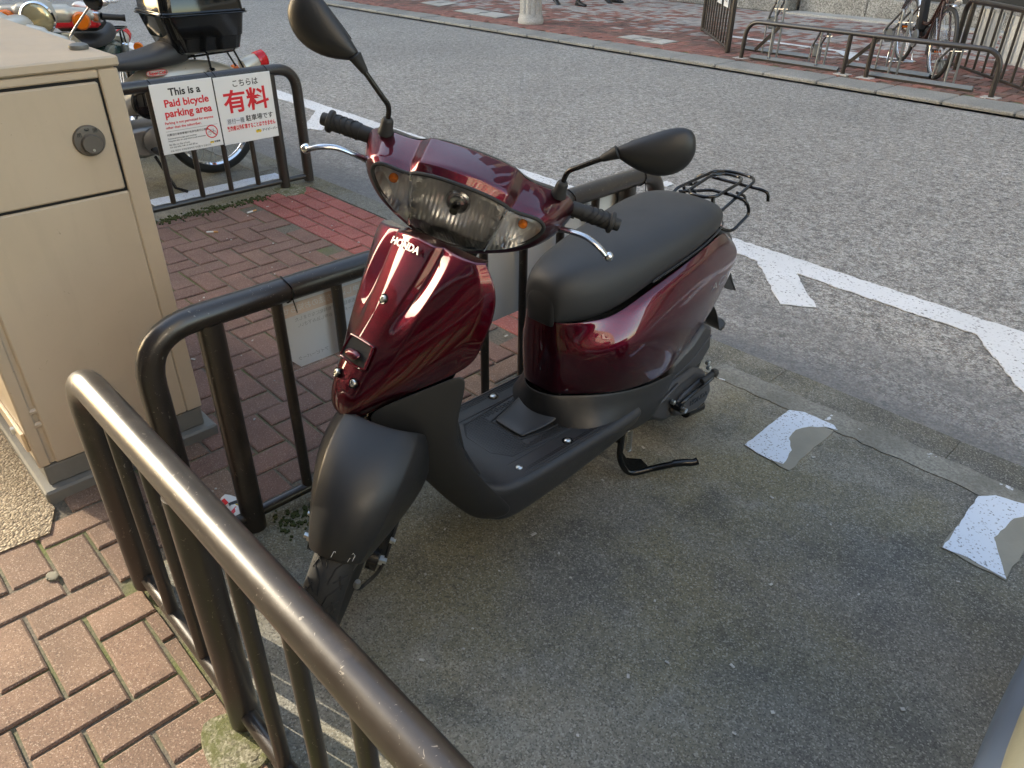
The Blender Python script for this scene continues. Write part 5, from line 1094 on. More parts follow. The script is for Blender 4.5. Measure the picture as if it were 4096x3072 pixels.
def ringlens(f, du=0.0): return [(lens_u(p[1] * f, cz + (p[2] - cz) * f) + du - (.006 if f > .95 else 0), p[1] * f, cz + (p[2] - cz) * f) for p in RIM]
mb = MB(); mb.loft([ringlens(f) for f in (.985, .9, .7, .45, .2, .04)], True, (False, True)); mb.build('lens', A['lens'], lamp, sub=1)
mb = MB(); mb.tube([(p[0] + .001, p[1], p[2]) for p in catmull(RIM, 4, True)], .0042, 8, closed=True); mb.build('gasket', A['rubber'], lamp)
def refl_u(v, z):
    h = .055 * max(0, 1 - (v / .088) ** 2 - ((z - .902) / .075) ** 2) ** .8
    i = .034 * max(0, 1 - ((abs(v) - .132) / .046) ** 2 - ((z - .895) / .045) ** 2) ** .8
    return lens_u(v, z) - .013 - max(h, i)
mb = MB(); ring_list = []
NR = 12
for i in range(NR + 1):
    f = .985 - .965 * i / NR; ring_list.append([(refl_u(p[1] * f, cz + (p[2] - cz) * f) if i else lens_u(p[1] * f, cz + (p[2] - cz) * f) - .010, p[1] * f, cz + (p[2] - cz) * f) for p in catmull(RIM, 3, True)])
mb.loft(ring_list, True, (False, True)); mb.build('reflector', A['reflector'], lamp)
mb = MB()
for s_ in (1, -1): mb.tube([(lens_u(.10, .945) - .004, s_ * .098, .944), (lens_u(.092, .90) - .006, s_ * .092, .90), (lens_u(.08, .85) - .004, s_ * .080, .842)], .0035, 8)
mb.build('divider', A['chrome'], lamp)
low = [p for p in RIM if p[2] < .86]
mb = MB(); rows = []
for i in range(5):
    t = i / 4; rows.append([(lens_u(v, z) - .004, v, z) for v, z in [(.080 * (k / 8) * (1 - .05 * t), .835 + .004 + t * (.030 - .012 * abs(k / 8)) + (.008 * (abs(k) / 8) ** 2)) for k in range(-8, 9)]])
mb.grid(rows); mb.build('ribbed_band', A['lens_ribbed'], lamp)
mb = MB()
for k in range(-26, 27):
    v = .003 * k; mb.tube([(lens_u(v, .84) - .0030, v, .838 + .008 * (v / .08) ** 2), (lens_u(v, .86) - .0030, v, .866 - .012 * abs(v / .08) + .008 * (v / .08) ** 2)], .0007, 4)
o = mb.build('lens_rib', A['galv'], lamp); o['kind'] = 'stuff'
mb = MB(); mb.lathe([(.026, 0), (.0265, .006), (.022, .010), (.020, .006), (.016, .006), (.015, .014), (.006, .016)], (.822, 0, .912), (1, 0, -.1), 28); mb.build('bulb_holder', A['alu'], lamp)
mb = MB(); mb.lathe([(.006, 0), (.009, .008), (.010, .018), (.008, .026), (0, .030)], (.835, 0, .911), (1, 0, -.25), 16); mb.build('bulb', A['gloss_black'], lamp)
for s_ in (1, -1):
    mb = MB(); mb.lathe([(.006, 0), (.0095, .006), (.0095, .013), (.005, .019), (0, .020)], (.806, s_ * .137, .908), (1, 0, 0), 16); mb.build('indicator_bulb', A['amber'], lamp)
for s_ in (1, -1):
    g = empty('grip_assembly', (0, 0, 0), 0, SCO); steered(g)
    mb = MB(); prof = [(.0165, .225), (.0168, .250)] + [(.0180 + .0007 * math.sin(k * 1.3), .250 + .0045 * k) for k in range(13)] + [(.0185, .309), (.0235, .312), (.0240, .317), (.0225, .320), (.0185, .3215), (.0140, .3225), (.0135, .333), (.0120, .3355), (0, .336)]
    mb.lathe(prof, (.690, 0, .918), (0, s_, 0), 24); gr = mb.build('grip', A['rubber'], g)
    mb = MB()
    for k in range(4):
        v = .262 + .012 * k; mb.tube([(.690 + .0186 * math.cos(a), s_ * (v + .008 * math.sin(a * 1.5)), .918 + .0186 * math.sin(a)) for a in [R(10 * j - 60) for j in range(22)]], .0010, 5)
    mb.build('grip_groove', A['gap_black'], gr)
    mb = MB(); mb.tube(catmull([(.728, s_ * .196, .884), (.750, s_ * .214, .893), (.770, s_ * .238, .906), (.786, s_ * .268, .914), (.797, s_ * .298, .909), (.797, s_ * .318, .897)], 6), [.0140, .0140, .0135, .013, .0125, .012, .0115, .011] + [.0098] * 23, 12, flat=(.62, 1.0)); lv = mb.build('brake_lever', A['alu'], g)
    mb = MB(); mb.lathe([(0, -.0105), (.0062, -.0085), (.0097, -.0035), (.0105, 0), (.0097, .0045), (.0062, .0085), (0, .0105)], (.796, s_ * .326, .894), (0, 1, 0), 16); mb.build('lever_ball', A['chrome'], lv)
    mb = MB(); mb.loft([[(.70, s_ * .185, .868), (.735, s_ * .185, .870), (.735, s_ * .185, .892), (.70, s_ * .185, .895)], [(.705, s_ * .225, .870), (.748, s_ * .222, .874), (.748, s_ * .222, .893), (.705, s_ * .225, .902)]]); mb.build('lever_bracket', A['alu'], g, sub=1)
    m = empty('mirror', (0, 0, 0), 0, SCO); steered(m)
    mb = MB(); mb.lathe([(.0165, 0), (.0165, .006), (.0135, .012), (.0125, .028), (.0095, .034), (.006, .036)], (.738, s_ * .187, .956), (.12, 0, 1), 20); mb.build('boot', A['rubber'], m)
    stem = catmull([(.742, s_ * .187, .985), (.746, s_ * .187, 1.005), (.750, s_ * .191, 1.020), (.757, s_ * .205, 1.036), (.772, s_ * .252, 1.084)], 6)
    mb = MB(); mb.tube(stem, .0054, 12); mb.build('stem', A['black_metal'], m)
    mb = MB(); a0 = Vector((.768, s_ * .240, 1.072)); dr = Vector((.005, s_ * .066, .064)).normalized(); mb.lathe([(.0062, 0), (.0075, .004), (.0105, .020), (.0125, .030), (.0135, .034), (.010, .036)], a0, dr, 18); mb.build('neck_boot', A['rubber'], m)
    # housing: a shell bulging forward, the glass facing the rider
    c0 = Vector((.768, s_ * .262, 1.094)); e1 = Vector((-.10, s_ * .90, .40)).normalized(); fwd = Vector((1, s_ * .05, .10)).normalized(); e2 = fwd.cross(e1).normalized() * (-s_); fwd = (e1.cross(e2) * (1 if e1.cross(e2).x > 0 else -1)).normalized()
    rings = []
    outl = [(.0, .010, .008), (.010, .015, .013), (.028, .026, .020), (.050, .036, .025), (.078, .044, .027), (.105, .047, .026), (.128, .042, .022), (.144, .030, .015), (.151, .012, .006)]
    for (l_, hw, dp) in outl:
        cc = c0 + e1 * l_ + e2 * (.012 * math.sin(l_ / .15 * math.pi)); rings.append([cc + e2 * hw * math.cos(a) + fwd * (dp * math.sin(a) if math.sin(a) > 0 else .010 * math.sin(a)) for a in [2 * math.pi * k / 14 for k in range(14)]])
    mb = MB(); mb.loft(rings); mb.build('housing', A['plastic'], m, sub=1)
    mb = MB(); mb.loft([[c0 + e1 * l_ + e2 * (.012 * math.sin(l_ / .15 * math.pi) + hw * .86 * k) - fwd * .0115 for k in (-1, -.5, .0, .5, 1)] for (l_, hw, dp) in outl[2:8]], closed=False); mb.build('mirror_glass', A['chrome'], m)
# ------------------------------------------------------------------ step-through motorcycles behind the sign fence
def spoke_wheel(parent, O, rt, w, name, spokes=28, rim_mat=None, tyre=.05):
    t = empty(name, (0, 0, 0), 0, parent); O = Vector(O); prof = []
    for k in range(13): a = math.pi * k / 12 - math.pi / 2; prof.append((rt - tyre + tyre * math.cos(a) ** .7 if abs(a) < 1.57 else rt - tyre, w / 2 * math.sin(a)))
    mb = MB(); mb.lathe([(rt - tyre - .004, -w * .34)] + prof + [(rt - tyre - .004, w * .34)], O, (0, 1, 0), 64, cap=False); mb.build('tyre', A['rubber'], t)
    r_ = rt - tyre; mb = MB(); mb.lathe([(r_ + .002, -w * .33), (r_ - .004, -w * .36), (r_ - .014, -w * .2), (r_ - .010, 0), (r_ - .014, w * .2), (r_ - .004, w * .36), (r_ + .002, w * .33)], O, (0, 1, 0), 64, cap=False); mb.build('rim', rim_mat or A['chrome'], t)
    mb = MB()
    for k in range(spokes):
        a = 2 * math.pi * k / spokes; b = a + (.42 if k % 2 else -.42); s_ = 1 if (k // 2) % 2 else -1
        mb.tube([O + Vector((.045 * math.cos(b), s_ * .028, .045 * math.sin(b))), O + Vector(((r_ - .010) * math.cos(a), s_ * .004, (r_ - .010) * math.sin(a)))], .0016, 5)
    mb.build('spokes', A['spoke'], t); mb = MB(); mb.lathe([(.012, -.055), (.03, -.05), (.05, -.034), (.05, -.026), (.035, -.02), (.035, .02), (.05, .026), (.05, .034), (.03, .05), (.012, .055)], O, (0, 1, 0), 24); mb.build('hub', A['engine'], t)
    return t
def tube_part(name, pts, r, mat, parent, n=12, sub=0): mb = MB(); mb.tube(pts, r, n); return mb.build(name, mat, parent)
def step_through(label, loc, body, leg, steer, seat_z=0.0, badge=None, seat=True, rz=-math.pi / 2, rear=None):
    rear = rear or body; t = empty('motorcycle', loc, rz); tag(t, label, 'motorcycle', 'step-through motorcycles in the far bay')
    ao = Vector((1.07, 0, .29)); ax = Vector((-math.sin(R(26)), 0, math.cos(R(26)))); S_ = Matrix.Translation(ao) @ Matrix.Rotation(steer, 4, ax) @ Matrix.Translation(-ao)
    def stg(name): e = empty(name, (0, 0, 0), 0, t); e.matrix_basis = S_; return e
    spoke_wheel(t, (0, 0, .29), .29, .065, 'rear_wheel'); fw = stg('front_assembly'); spoke_wheel(fw, (1.19, 0, .29), .29, .06, 'front_wheel')
    # main frame and rear body
    mb = MB(); rings = []
    for u, w, z0, z1 in ((.93, .040, .66, .84), (.80, .045, .52, .68), (.66, .050, .42, .55), (.52, .060, .40, .52), (.42, .080, .40, .60), (.30, .098, .42, .665), (.16, .095, .46, .675), (.02, .088, .50, .665), (-.12, .075, .51, .64), (-.24, .060, .47, .58), (-.32, .050, .40, .49), (-.36, .042, .32, .40)):
        rings.append([(u, w * math.cos(a), (z0 + z1) / 2 + (z1 - z0) / 2 * math.sin(a)) for a in [2 * math.pi * k / 14 for k in range(14)]])
    mb.loft(rings); mb.build('frame_body', body, t, sub=1)
    mb = MB(); fr_ = [[(.355 * math.cos(a), -.055, .29 + .355 * math.sin(a)), (.365 * math.cos(a), 0, .29 + .365 * math.sin(a)), (.355 * math.cos(a), .055, .29 + .355 * math.sin(a))] for a in [R(70 + 12 * k) for k in range(10)]]; mb.grid(fr_); mb.build('rear_mudguard', rear, t, solid=.004, sub=1)
    if seat:
        z = seat_z; mb = MB(); rings = []
        for u, w, z0, z1 in ((.53, .07, .655, .695), (.48, .105, .645, .715), (.40, .125, .640, .725), (.30, .130, .640, .735), (.20, .135, .645, .765), (.13, .130, .650, .782), (.08, .105, .665, .765), (.065, .08, .68, .74)):
            rings.append([(u, w * math.copysign(abs(math.cos(a)) ** .6, math.cos(a)), (z0 + z1) / 2 + z + (z1 - z0) / 2 * math.copysign(abs(math.sin(a)) ** .75, math.sin(a))) for a in [2 * math.pi * k / 16 for k in range(16)]])
        mb.loft(rings); mb.build('seat', A['seat'], t, sub=1)
    # leg shield
    mb = MB(); mb.grid([[(.90 - .10 * abs(v) / .2 - dz * .25, v, .80 - dz) for v in (-.06 - w, -.05 - w * .5, -.04, .0, .04, .05 + w * .5, .06 + w)] for dz, w in ((0, .04), (.12, .12), (.28, .16), (.42, .15), (.50, .12))]); mb.build('leg_shield', leg, t, solid=.004, sub=1)
    eng = slab('engine', [(.62, .22), (.60, .34), (.45, .36), (.28, .36), (.22, .30), (.26, .22), (.45, .19)], -.12, .12, A['engine'], .02, t); mb = MB(); mb.lathe([(.075, 0), (.075, .02), (.05, .03), (0, .03)], (.38, .12, .28), (0, 1, 0), 24); mb.build('crank_cover', A['engine'], t)
    mb = MB(); mb.lathe([(.09, -.02), (.09, .012), (.075, .02), (0, .022)], (.36, .088, .48), (0, 1, 0), 28); mb.build('side_cover', A['gloss_black'], t)
    mb = MB(); mb.box((.14, .075, .285), (.36, .03, .07), bev=.012); mb.build('chain_case', A['black_metal'], t); tube_part('exhaust', [(.5, -.12, .20), (.2, -.14, .19), (-.25, -.14, .22)], [.014, .03, .035], A['chrome'], t)
    tube_part('side_stand', [(.40, .10, .19), (.36, .20, .02), (.33, .28, .012)], .009, A['black_metal'], t); tube_part('step_bar', [(.42, -.26, .24), (.42, .26, .24)], .011, A['black_metal'], t)
    for s_ in (.24, -.24): tube_part('step_rubber', [(.42, s_ - .05, .245), (.42, s_ + .05, .245)], .019, A['rubber'], t)
    for s_ in (1, -1):
        sh = tube_part('shock_absorber', [(.02, s_ * .105, .32), (-.005, s_ * .105, .48)], .022, A['black_metal'], t); tube_part('shock_cover', [(-.005, s_ * .105, .47), (-.028, s_ * .105, .605)], .027, A['galv_dark'], t)
        mb = MB(); mb.lathe([(.024, 0), (.024, .012), (.016, .02), (.012, .03), (0, .032)], (-.03, s_ * .10, .60), (0, s_, 0), 16); mb.build('shock_nut', A['chrome'], t)
    mb = MB(); mb.lathe([(.050, 0), (.052, .06), (.046, .10)], (-.27, 0, .585), (-1, 0, .28), 24); mb.build('tail_bracket', A['silver_paint'], t); mb = MB(); mb.lathe([(.052, 0), (.053, .02), (.050, .055), (.035, .065), (0, .067)], (-.365, 0, .612), (-1, 0, .28), 24); mb.build('tail_light', A['red_lens'], t)
    for s_ in (1, -1): mb = MB(); mb.lathe([(.030, 0), (.033, .012), (.031, .028), (.020, .036), (0, .038)], (-.26, s_ * .12, .555), (-1, 0, .1), 18); mb.build('rear_indicator', A['orange_lens'], t)
    # handlebar nacelle, lamp, grips
    mb = MB(); rings = []
    for u, w, h, zc in ((1.035, .078, .080, .885), (1.01, .084, .086, .885), (.96, .080, .082, .892), (.90, .070, .066, .905), (.85, .055, .05, .915)): rings.append([(u, w * math.cos(a), zc + h * math.sin(a)) for a in [2 * math.pi * k / 20 for k in range(20)]])
    mb.loft(rings); mb.build('nacelle', A['silver_paint'], fw, sub=1)
    mb = MB()
    for s_ in (1, -1): mb.tube(catmull([(.92, s_ * .05, .90), (.90, s_ * .12, .90), (.875, s_ * .20, .895), (.86, s_ * .245, .888)], 5), [.048] * 6 + [.036] * 6 + [.027] * 4, 14)
    mb.build('handlebar', A['silver_paint'], fw)
    mb = MB(); mb.lathe([(.083, -.004), (.088, .010), (.080, .020), (.074, .016)], (1.03, 0, .885), (1, 0, -.05), 36, cap=False); mb.build('lamp_rim', A['chrome'], fw); mb = MB(); mb.lathe([(.075, .012), (.070, .020), (.045, .030), (0, .034)], (1.03, 0, .885), (1, 0, -.05), 32); mb.build('headlamp_lens', A['lamp_glass'], fw)
    for s_ in (1, -1):
        ind = empty('indicator', (0, 0, 0), 0, fw); mb = MB(); mb.lathe([(.044, 0), (.047, .012), (.046, .040), (.038, .050), (0, .053)], (.905, s_ * .185, .868), (1, s_ * .15, -.05), 28); mb.build('lens', A['orange_lens'], ind); mb = MB(); mb.lathe([(.025, -.05), (.046, -.012), (.048, 0)], (.905, s_ * .185, .868), (1, s_ * .15, -.05), 24); mb.build('shell', A['chrome'], ind)
        mb = MB(); mb.box((.862, s_ * .262, .882), (.05, .045, .055), bev=.006, rot=Matrix.Rotation(s_ * -.2, 3, 'Z')); mb.build('switch_block', A['alu'], fw, smooth=False)
        mb = MB(); mb.lathe([(.019, 0), (.0165, .006), (.0165, .10), (.019, .112), (.019, .118), (0, .119)], (.855, s_ * .288, .884), (-.16, s_, -.05), 20); mb.build('grip', A['rubber'], fw)
        tube_part('mirror_stem', catmull([(.865, s_ * .235, .905), (.862, s_ * .238, .94), (.85, s_ * .27, 1.0), (.83, s_ * .33, 1.10)], 5), .005, A['chrome'], fw); mb = MB(); mb.lathe([(.0, -.006), (.04, -.006), (.052, 0), (.045, .014), (0, .02)], (.83, s_ * .35, 1.14), (1, 0, 0), 24); mb.build('mirror_head', A['gloss_black'], fw)
    mb = MB(); mb.grid([[(1.19 + .315 * math.cos(a), -.05, .29 + .315 * math.sin(a)), (1.19 + .33 * math.cos(a), 0, .29 + .33 * math.sin(a)), (1.19 + .315 * math.cos(a), .05, .29 + .315 * math.sin(a))] for a in [R(20 + 15 * k) for k in range(10)]]); mb.build('front_mudguard', body, fw, solid=.004, sub=1)
    for s_ in (1, -1): tube_part('fork_leg', [(1.19, s_ * .07, .29), (1.08, s_ * .07, .50), (.96, s_ * .05, .80)], [.02, .028, .03], body, fw)
    if badge:
        bp = empty('badge', (0, 0, 0), 0, t); c0 = Vector((.285, .100, .628)); mb = MB(); pts = [(c0.x + .058 * math.copysign(abs(math.cos(a)) ** .55, math.cos(a)), c0.y, c0.z + .015 * math.copysign(abs(math.sin(a)) ** .7, math.sin(a))) for a in [2 * math.pi * k / 28 for k in range(28)]]
        mb.prism(pts, (0, .004, 0)); mb.build('badge_plate', A['alu'], bp, smooth=False); mb = MB(); mb.tube([Vector(p) + Vector((0, .004, 0)) for p in pts], .0011, 5, closed=True); mb.build('badge_border', A['redink'], bp)
        lettering(bp, badge, (c0.x, c0.y + .0046, c0.z), .0225, A['redink'], (R(90), 0, R(180)), bold=.0005, shear=.35)
    mb = MB()                                          # luggage rack
    for s_ in (1, -1): mb.tube([(.10, s_ * .10, .69), (-.18, s_ * .10, .70), (-.20, s_ * .06, .70)], .006, 8); mb.tube([(-.02, s_ * .10, .70), (-.03, s_ * .095, .60)], .007, 8); mb.tube([(-.20, s_ * .06, .70), (-.25, s_ * .05, .59)], .006, 8)
    mb.tube([(.06, -.10, .695), (.06, .10, .695)], .006, 8); mb.tube([(-.10, -.10, .70), (-.10, .10, .70)], .006, 8); mb.tube([(-.20, -.06, .70), (-.20, .06, .70)], .006, 8); mb.build('luggage_rack', A['black_metal'], t)
    return t
A['lamp_glass'] = m_plain('yellowed_lamp_glass', (0.50, 0.44, 0.27), 0.08, 0.55, 0.9, 70)
step_through('silver step-through motorcycle with a black seat behind the sign fence', (-4.68, 1.96, 0), A['silver_paint'], A['silver_paint'], R(38), badge='Super Cub')
step_through('green step-through motorcycle with silver handlebar and orange indicator beyond the cabinet', (-5.945, 1.883, 0), A['green_paint'], A['silver_paint'], R(6), rz=math.atan2(-.59, .81), rear=A['silver_paint'])
# top case on the silver motorcycle
tb = empty('top_case', (-4.68, 1.96, 0), -math.pi / 2); tag(tb, 'black plastic top case on the rack of the silver motorcycle', 'case')
def rrect(u0, u1, w, z, r=.06, n=5):
    out = []
    for cx, cy, a0 in ((u0 - r, w - r, 0), (u1 + r, w - r, 90), (u1 + r, -w + r, 180), (u0 - r, -w + r, 270)):
        for k in range(n + 1): a = R(a0 + 90 * k / n); out.append((cx + r * math.cos(a), cy + r * math.sin(a), z))
    return out
mb = MB(); mb.loft([rrect(.145, -.195, .145, .708, .05), rrect(.16, -.215, .165, .722, .055), rrect(.185, -.232, .178, .79, .055), rrect(.188, -.236, .182, .792, .055), rrect(.222, -.252, .198, .905, .055)]); mb.build('lower_shell', A['case_black'] if 'case_black' in A else A['gloss_black'], tb)
mb = MB(); mb.loft([rrect(.235, -.268, .212, .906, .055), rrect(.238, -.271, .214, .911, .055), rrect(.230, -.263, .207, .917, .055), rrect(.234, -.267, .21, .921, .055), rrect(.230, -.262, .206, .928, .055)]); mb.build('rim', A['gloss_black'], tb)
mb = MB(); mb.loft([rrect(.222, -.254, .200, .928, .06), rrect(.215, -.248, .194, 1.02, .06), rrect(.190, -.225, .172, 1.085, .07), rrect(.13, -.165, .12, 1.108, .07)]); mb.build('lid', A['gloss_black'], tb)
bg_ = empty('saddle_bag', (-5.62, 1.66, 0.0), -.6); tag(bg_, 'black and red bag on the green motorcycle seat', 'bag')
mb = MB(); mb.box((0, 0, .80), (.20, .26, .10), bev=.03); mb.build('bag_body', A['cloth_black'], bg_); mb = MB(); mb.box((.075, 0, .825), (.07, .265, .105), bev=.012); mb.build('red_flap', A['redink'], bg_)
gl = empty('work_glove', (-5.60, 1.70, 0.885), .5); tag(gl, 'white work gloves lying on the bag beyond the green motorcycle handlebar', 'gloves')
for k, (dx, dy) in enumerate(((0, 0), (.07, .05))):
    mb = MB(); c0 = Vector((dx, dy, .02 * k)); mb.loft([[c0 + Vector((-.07 + .035 * j, .045 * math.cos(a) * (1 - .08 * j), .02 * math.sin(a) + .01 * math.sin(j * 1.7))) for a in [2 * math.pi * q / 10 for q in range(10)]] for j in range(5)])
    for f in range(5): a_ = (-.5 + .25 * f); mb.tube(catmull([c0 + Vector((.05, .016 * (f - 2), 0)), c0 + Vector((.09, .022 * (f - 2), .014)), c0 + Vector((.125 - .01 * abs(f - 2), .028 * (f - 2), .002))], 3), .010, 8)
    mb.build('glove', A['white'], gl, sub=1)

# ------------------------------------------------------------------ bicycle racks and the brown bicycle
bd = Vector((-.62, .785, 0)).normalized(); bn_ = Vector((bd.y, -bd.x, 0))
def rack(label, base_f, base_r, units):
    o0 = Vector(base_f[0] + (FZ,)); t = empty('bicycle_rack', o0); tag(t, label, 'bicycle rack', 'bicycle racks on the far pavement')
    def lp(x, y, z): return Vector((x, y, z + FZ)) - o0
    for (a, b) in (base_f, base_r):
        mb = MB(); A_, B_ = lp(*a, .022), lp(*b, .022); mb.tube([A_, B_], .030, 4); mb.build('base_bar', A['galv_dark'], t, smooth=False)
    for (x, y, h) in units:
        p = lp(x, y, .03); w = bn_ * .040; q = p + bd * (.42 if h > .5 else .30); zt = .38 if h > .5 else .17
        mb = MB()
        for s_ in (1, -1): mb.tube(fillet([p + w * s_, p + w * s_ + Vector((0, 0, h)), q + w * s_ + Vector((0, 0, zt)), q + w * s_ + bd * .04 + Vector((0, 0, zt - .02))], .05, 6), .0115, 10)
        mb.build('wheel_guide', A['galv'], t)
        mb = MB(); mb.tube([p - w * 1.7 + Vector((0, 0, h * .80)), p + w * 1.7 + Vector((0, 0, h * .80))], .006, 8); mb.build('guide_bolt', A['chrome'], t)
        mb = MB()
        for s_ in (1, -1): mb.tube(fillet([q + w * s_ * 1.3 + Vector((0, 0, 0)), q + w * s_ * 1.3 + Vector((0, 0, zt)), q + w * s_ * .4 + Vector((0, 0, zt))], .02, 4), .009, 8)
        mb.build('rear_leg', A['galv'], t)
        mb = MB(); mb.box(q + Vector((0, 0, zt - .06)), (.03, .07, .13), rot=Matrix.Rotation(math.atan2(bd.y, bd.x), 3, 'Z') @ Matrix.Rotation(.3, 3, 'Y'), bev=.008); mb.build('stop_block', A['galv_dark'], t)
        for s_ in (1, -1): mb = MB(); mb.lathe([(.013, 0), (.013, .012), (0, .012)], p + w * s_ + Vector((0, 0, .008)), (bn_.x * s_, bn_.y * s_, .4), 6); mb.build('foot_bolt', A['chrome'], t, smooth=False)
    mb = MB(); a, b = lp(*base_f[0], .022), lp(*base_r[0], .022)
    return t
rack('grey steel rack with a tall and a low wheel guide, standing empty', ((-4.74, 8.30), (-3.69, 8.25)), ((-5.14, 8.82), (-4.30, 8.80)), ((-4.48, 8.30, .62), (-3.91, 8.27, .36)))
rack('grey steel rack holding the brown bicycle front wheel', ((-3.36, 8.25), (-2.36, 8.20)), ((-3.79, 8.66), (-2.90, 8.60)), ((-3.16, 8.31, .60), (-2.60, 8.26, .36)))
bk = empty('bicycle', (-2.87, 8.60, FZ), math.atan2(-bd.y, -bd.x)); tag(bk, 'brown city bicycle parked in the far rack', 'bicycle')
# local: x forward, front hub at 0
RW = .325; WB = 1.12
fwh = spoke_wheel(bk, (0, 0, RW), RW, .036, 'front_wheel', 32, A['alu'], .032); rwh = spoke_wheel(bk, (-WB, 0, RW), RW, .036, 'rear_wheel', 32, A['alu'], .032)
def bt(name, pts, r, mat='bike_brown'): return tube_part(name, catmull(pts, 5) if len(pts) > 2 else pts, r, A[mat], bk)
bt('down_tube', [(-.20, 0, .72), (-.30, 0, .58), (-.42, 0, .40), (-.52, 0, .31), (-.66, 0, .30)], .021); bt('top_tube', [(-.22, 0, .78), (-.34, 0, .62), (-.48, 0, .46), (-.70, 0, .44)], .018); bt('head_tube', [(-.17, 0, .66), (-.23, 0, .84)], .02)
bt('seat_tube', [(-.66, 0, .29), (-.80, 0, .74)], .016); bt('seat_post', [(-.79, 0, .72), (-.825, 0, .86)], .013, 'chrome')
for s_ in (1, -1):
    bt('fork_blade', [(0, s_ * .05, RW), (-.03, s_ * .05, .42), (-.14, s_ * .04, .60), (-.17, s_ * .03, .68)], .011); bt('chain_stay', [(-.66, s_ * .03, .29), (-WB, s_ * .06, RW)], .010); bt('seat_stay', [(-.76, s_ * .03, .62), (-WB, s_ * .06, RW)], .008)
    bt('mudguard_stay', [(0, s_ * .055, RW), (-.24, s_ * .03, RW + .20)], .003, 'chrome')
for cx, a0, nm in ((0, 75, 'front_mudguard'), (-WB, 20, 'rear_mudguard')):
    mb = MB(); mb.grid([[(cx + .345 * math.cos(a), -.028, RW + .345 * math.sin(a)), (cx + .355 * math.cos(a), 0, RW + .355 * math.sin(a)), (cx + .345 * math.cos(a), .028, RW + .345 * math.sin(a))] for a in [R(a0 + 13 * k) for k in range(11)]]); mb.build(nm, A['alu'], bk, solid=.002)
mb = MB(); mb.box((-.62, .055, .33), (.24, .06, .17), bev=.04); mb.build('motor_case', A['case'], bk); mb = MB(); mb.box((-.735, 0, .50), (.09, .08, .32), bev=.02, rot=Matrix.Rotation(R(-17), 3, 'Y')); mb.build('battery', A['cloth_black'], bk)
mb = MB(); mb.lathe([(.085, 0), (.09, .01), (.085, .02)], (-.66, -.06, .29), (0, 1, 0), 28); mb.build('chain_wheel', A['galv_dark'], bk)
for s_, dx, dz in ((1, .14, -.10), (-1, -.14, .10)): bt('crank', [(-.66, s_ * .09, .29), (-.66 + dx, s_ * .10, .29 + dz)], .010, 'galv'); mb = MB(); mb.box((-.66 + dx, s_ * .145, .29 + dz), (.09, .08, .025), bev=.004); pd = mb.build('pedal', A['cloth_black'], bk, smooth=False); mb = MB(); mb.box((-.66 + dx + .047, s_ * .145, .29 + dz), (.004, .06, .016)); mb.build('reflector', A['orange_lens'], pd, smooth=False)
bt('handlebar', [(-.42, -.27, .98), (-.28, -.20, 1.02), (-.24, 0, .98), (-.28, .20, 1.02), (-.42, .27, .98)], .011, 'chrome'); bt('stem', [(-.22, 0, .82), (-.245, 0, .99)], .012, 'chrome')
mb = MB(); mb.lathe([(.02, 0), (.07, .03), (.10, .12), (.09, .16), (0, .17)], (-.83, 0, .86), (-.2, 0, .3), 18); mb.build('saddle', A['seat'], bk); mb = MB(); mb.lathe([(.03, -.04), (.036, 0), (.034, .012), (0, .018)], (-.06, .06, .68), (1, 0, 0), 20); mb.build('front_lamp', A['alu'], bk)
bt('parking_stand', [(-WB, .09, RW), (-WB - .02, .13, .03), (-WB + .12, .13, .012), (-WB + .14, -.13, .012), (-WB - .02, -.13, .03), (-WB, -.09, RW)], .008, 'chrome'); mb = MB(); mb.loft([[(-.10 + .0 * k, w * math.cos(a), .80 + h * math.sin(a)) for a in [2 * math.pi * q / 12 for q in range(12)]] for k, (w, h) in enumerate(((.02, .02), (.04, .04)))]); mb.build('lock', A['galv_dark'], bk)

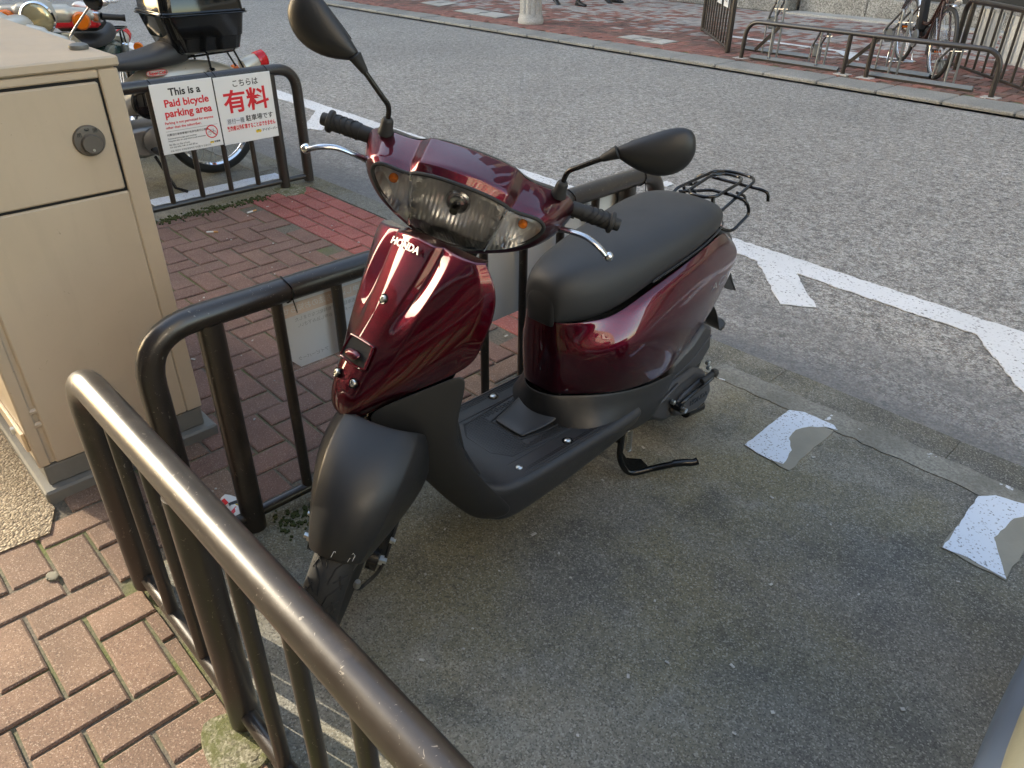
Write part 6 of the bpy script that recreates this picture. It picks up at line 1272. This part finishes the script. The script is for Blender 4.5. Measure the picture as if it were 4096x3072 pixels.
# ------------------------------------------------------------------ the neighbouring scooter, of which only a sliver shows
nb = empty('motor_scooter', (0.175, 1.62, 0), -math.pi / 2); tag(nb, 'blue-grey scooter with olive seat cut off at the lower right corner', 'scooter')
mb = MB(); mb.loft([[(u, w, z0), (u, w + .012, (z0 + z1) / 2), (u, w - .015, z1), (u, -w + .015, z1), (u, -w - .012, (z0 + z1) / 2), (u, -w, z0)] for u, w, z0, z1 in ((.95, .10, .24, .40), (.75, .155, .24, .44), (.50, .170, .24, .46), (.30, .170, .25, .48), (.10, .155, .28, .50), (-.15, .12, .36, .52))]); mb.build('side_body', A['bluegrey'], nb, sub=2)
mb = MB(); mb.loft([[(u, w * math.copysign(abs(math.cos(a)) ** .6, math.cos(a)), zc + h * math.copysign(abs(math.sin(a)) ** .7, math.sin(a))) for a in [2 * math.pi * k / 16 for k in range(16)]] for u, w, h, zc in ((1.02, .06, .02, .50), (.98, .12, .06, .52), (.80, .152, .072, .535), (.55, .158, .075, .545), (.30, .160, .078, .55), (.05, .150, .076, .56), (-.10, .09, .045, .57))]); mb.build('seat', A['olive'], nb, sub=2)
wheel((1.18, 0, .205), nb); wheel((0, 0, .205), nb, name='rear_wheel'); mb = MB(); mb.box((.70, 0, .26), (.42, .32, .06), bev=.02); mb.build('floor_board', A['plastic'], nb); mb = MB(); mb.box((1.20, .06, .52), (.06, .26, .45), bev=.03, rot=Matrix.Rotation(R(-20), 3, 'Y')); mb.build('leg_shield', A['bluegrey'], nb); tube_part('handlebar', [(.88, 0, .93), (.84, .05, .96), (.60, .30, .95)], .016, A['rubber'], nb)
tube_part('steering_column', [(1.20, .04, .45), (.86, .04, .95)], .03, A['plastic'], nb)
# ------------------------------------------------------------------ lettering becomes real mesh
bpy.context.view_layer.update(); _dg = bpy.context.evaluated_depsgraph_get()
for o in [q for q in SC.objects if q.type == 'FONT']:
    me = bpy.data.meshes.new_from_object(o.evaluated_get(_dg)); nm, par, mb_ = o.name, o.parent, o.matrix_basis.copy(); cu = o.data; gl = {k: o[k] for k in o.keys()}
    bpy.data.objects.remove(o); bpy.data.curves.remove(cu); n = bpy.data.objects.new(nm, me); COL.objects.link(n); n.parent = par; n.matrix_basis = mb_
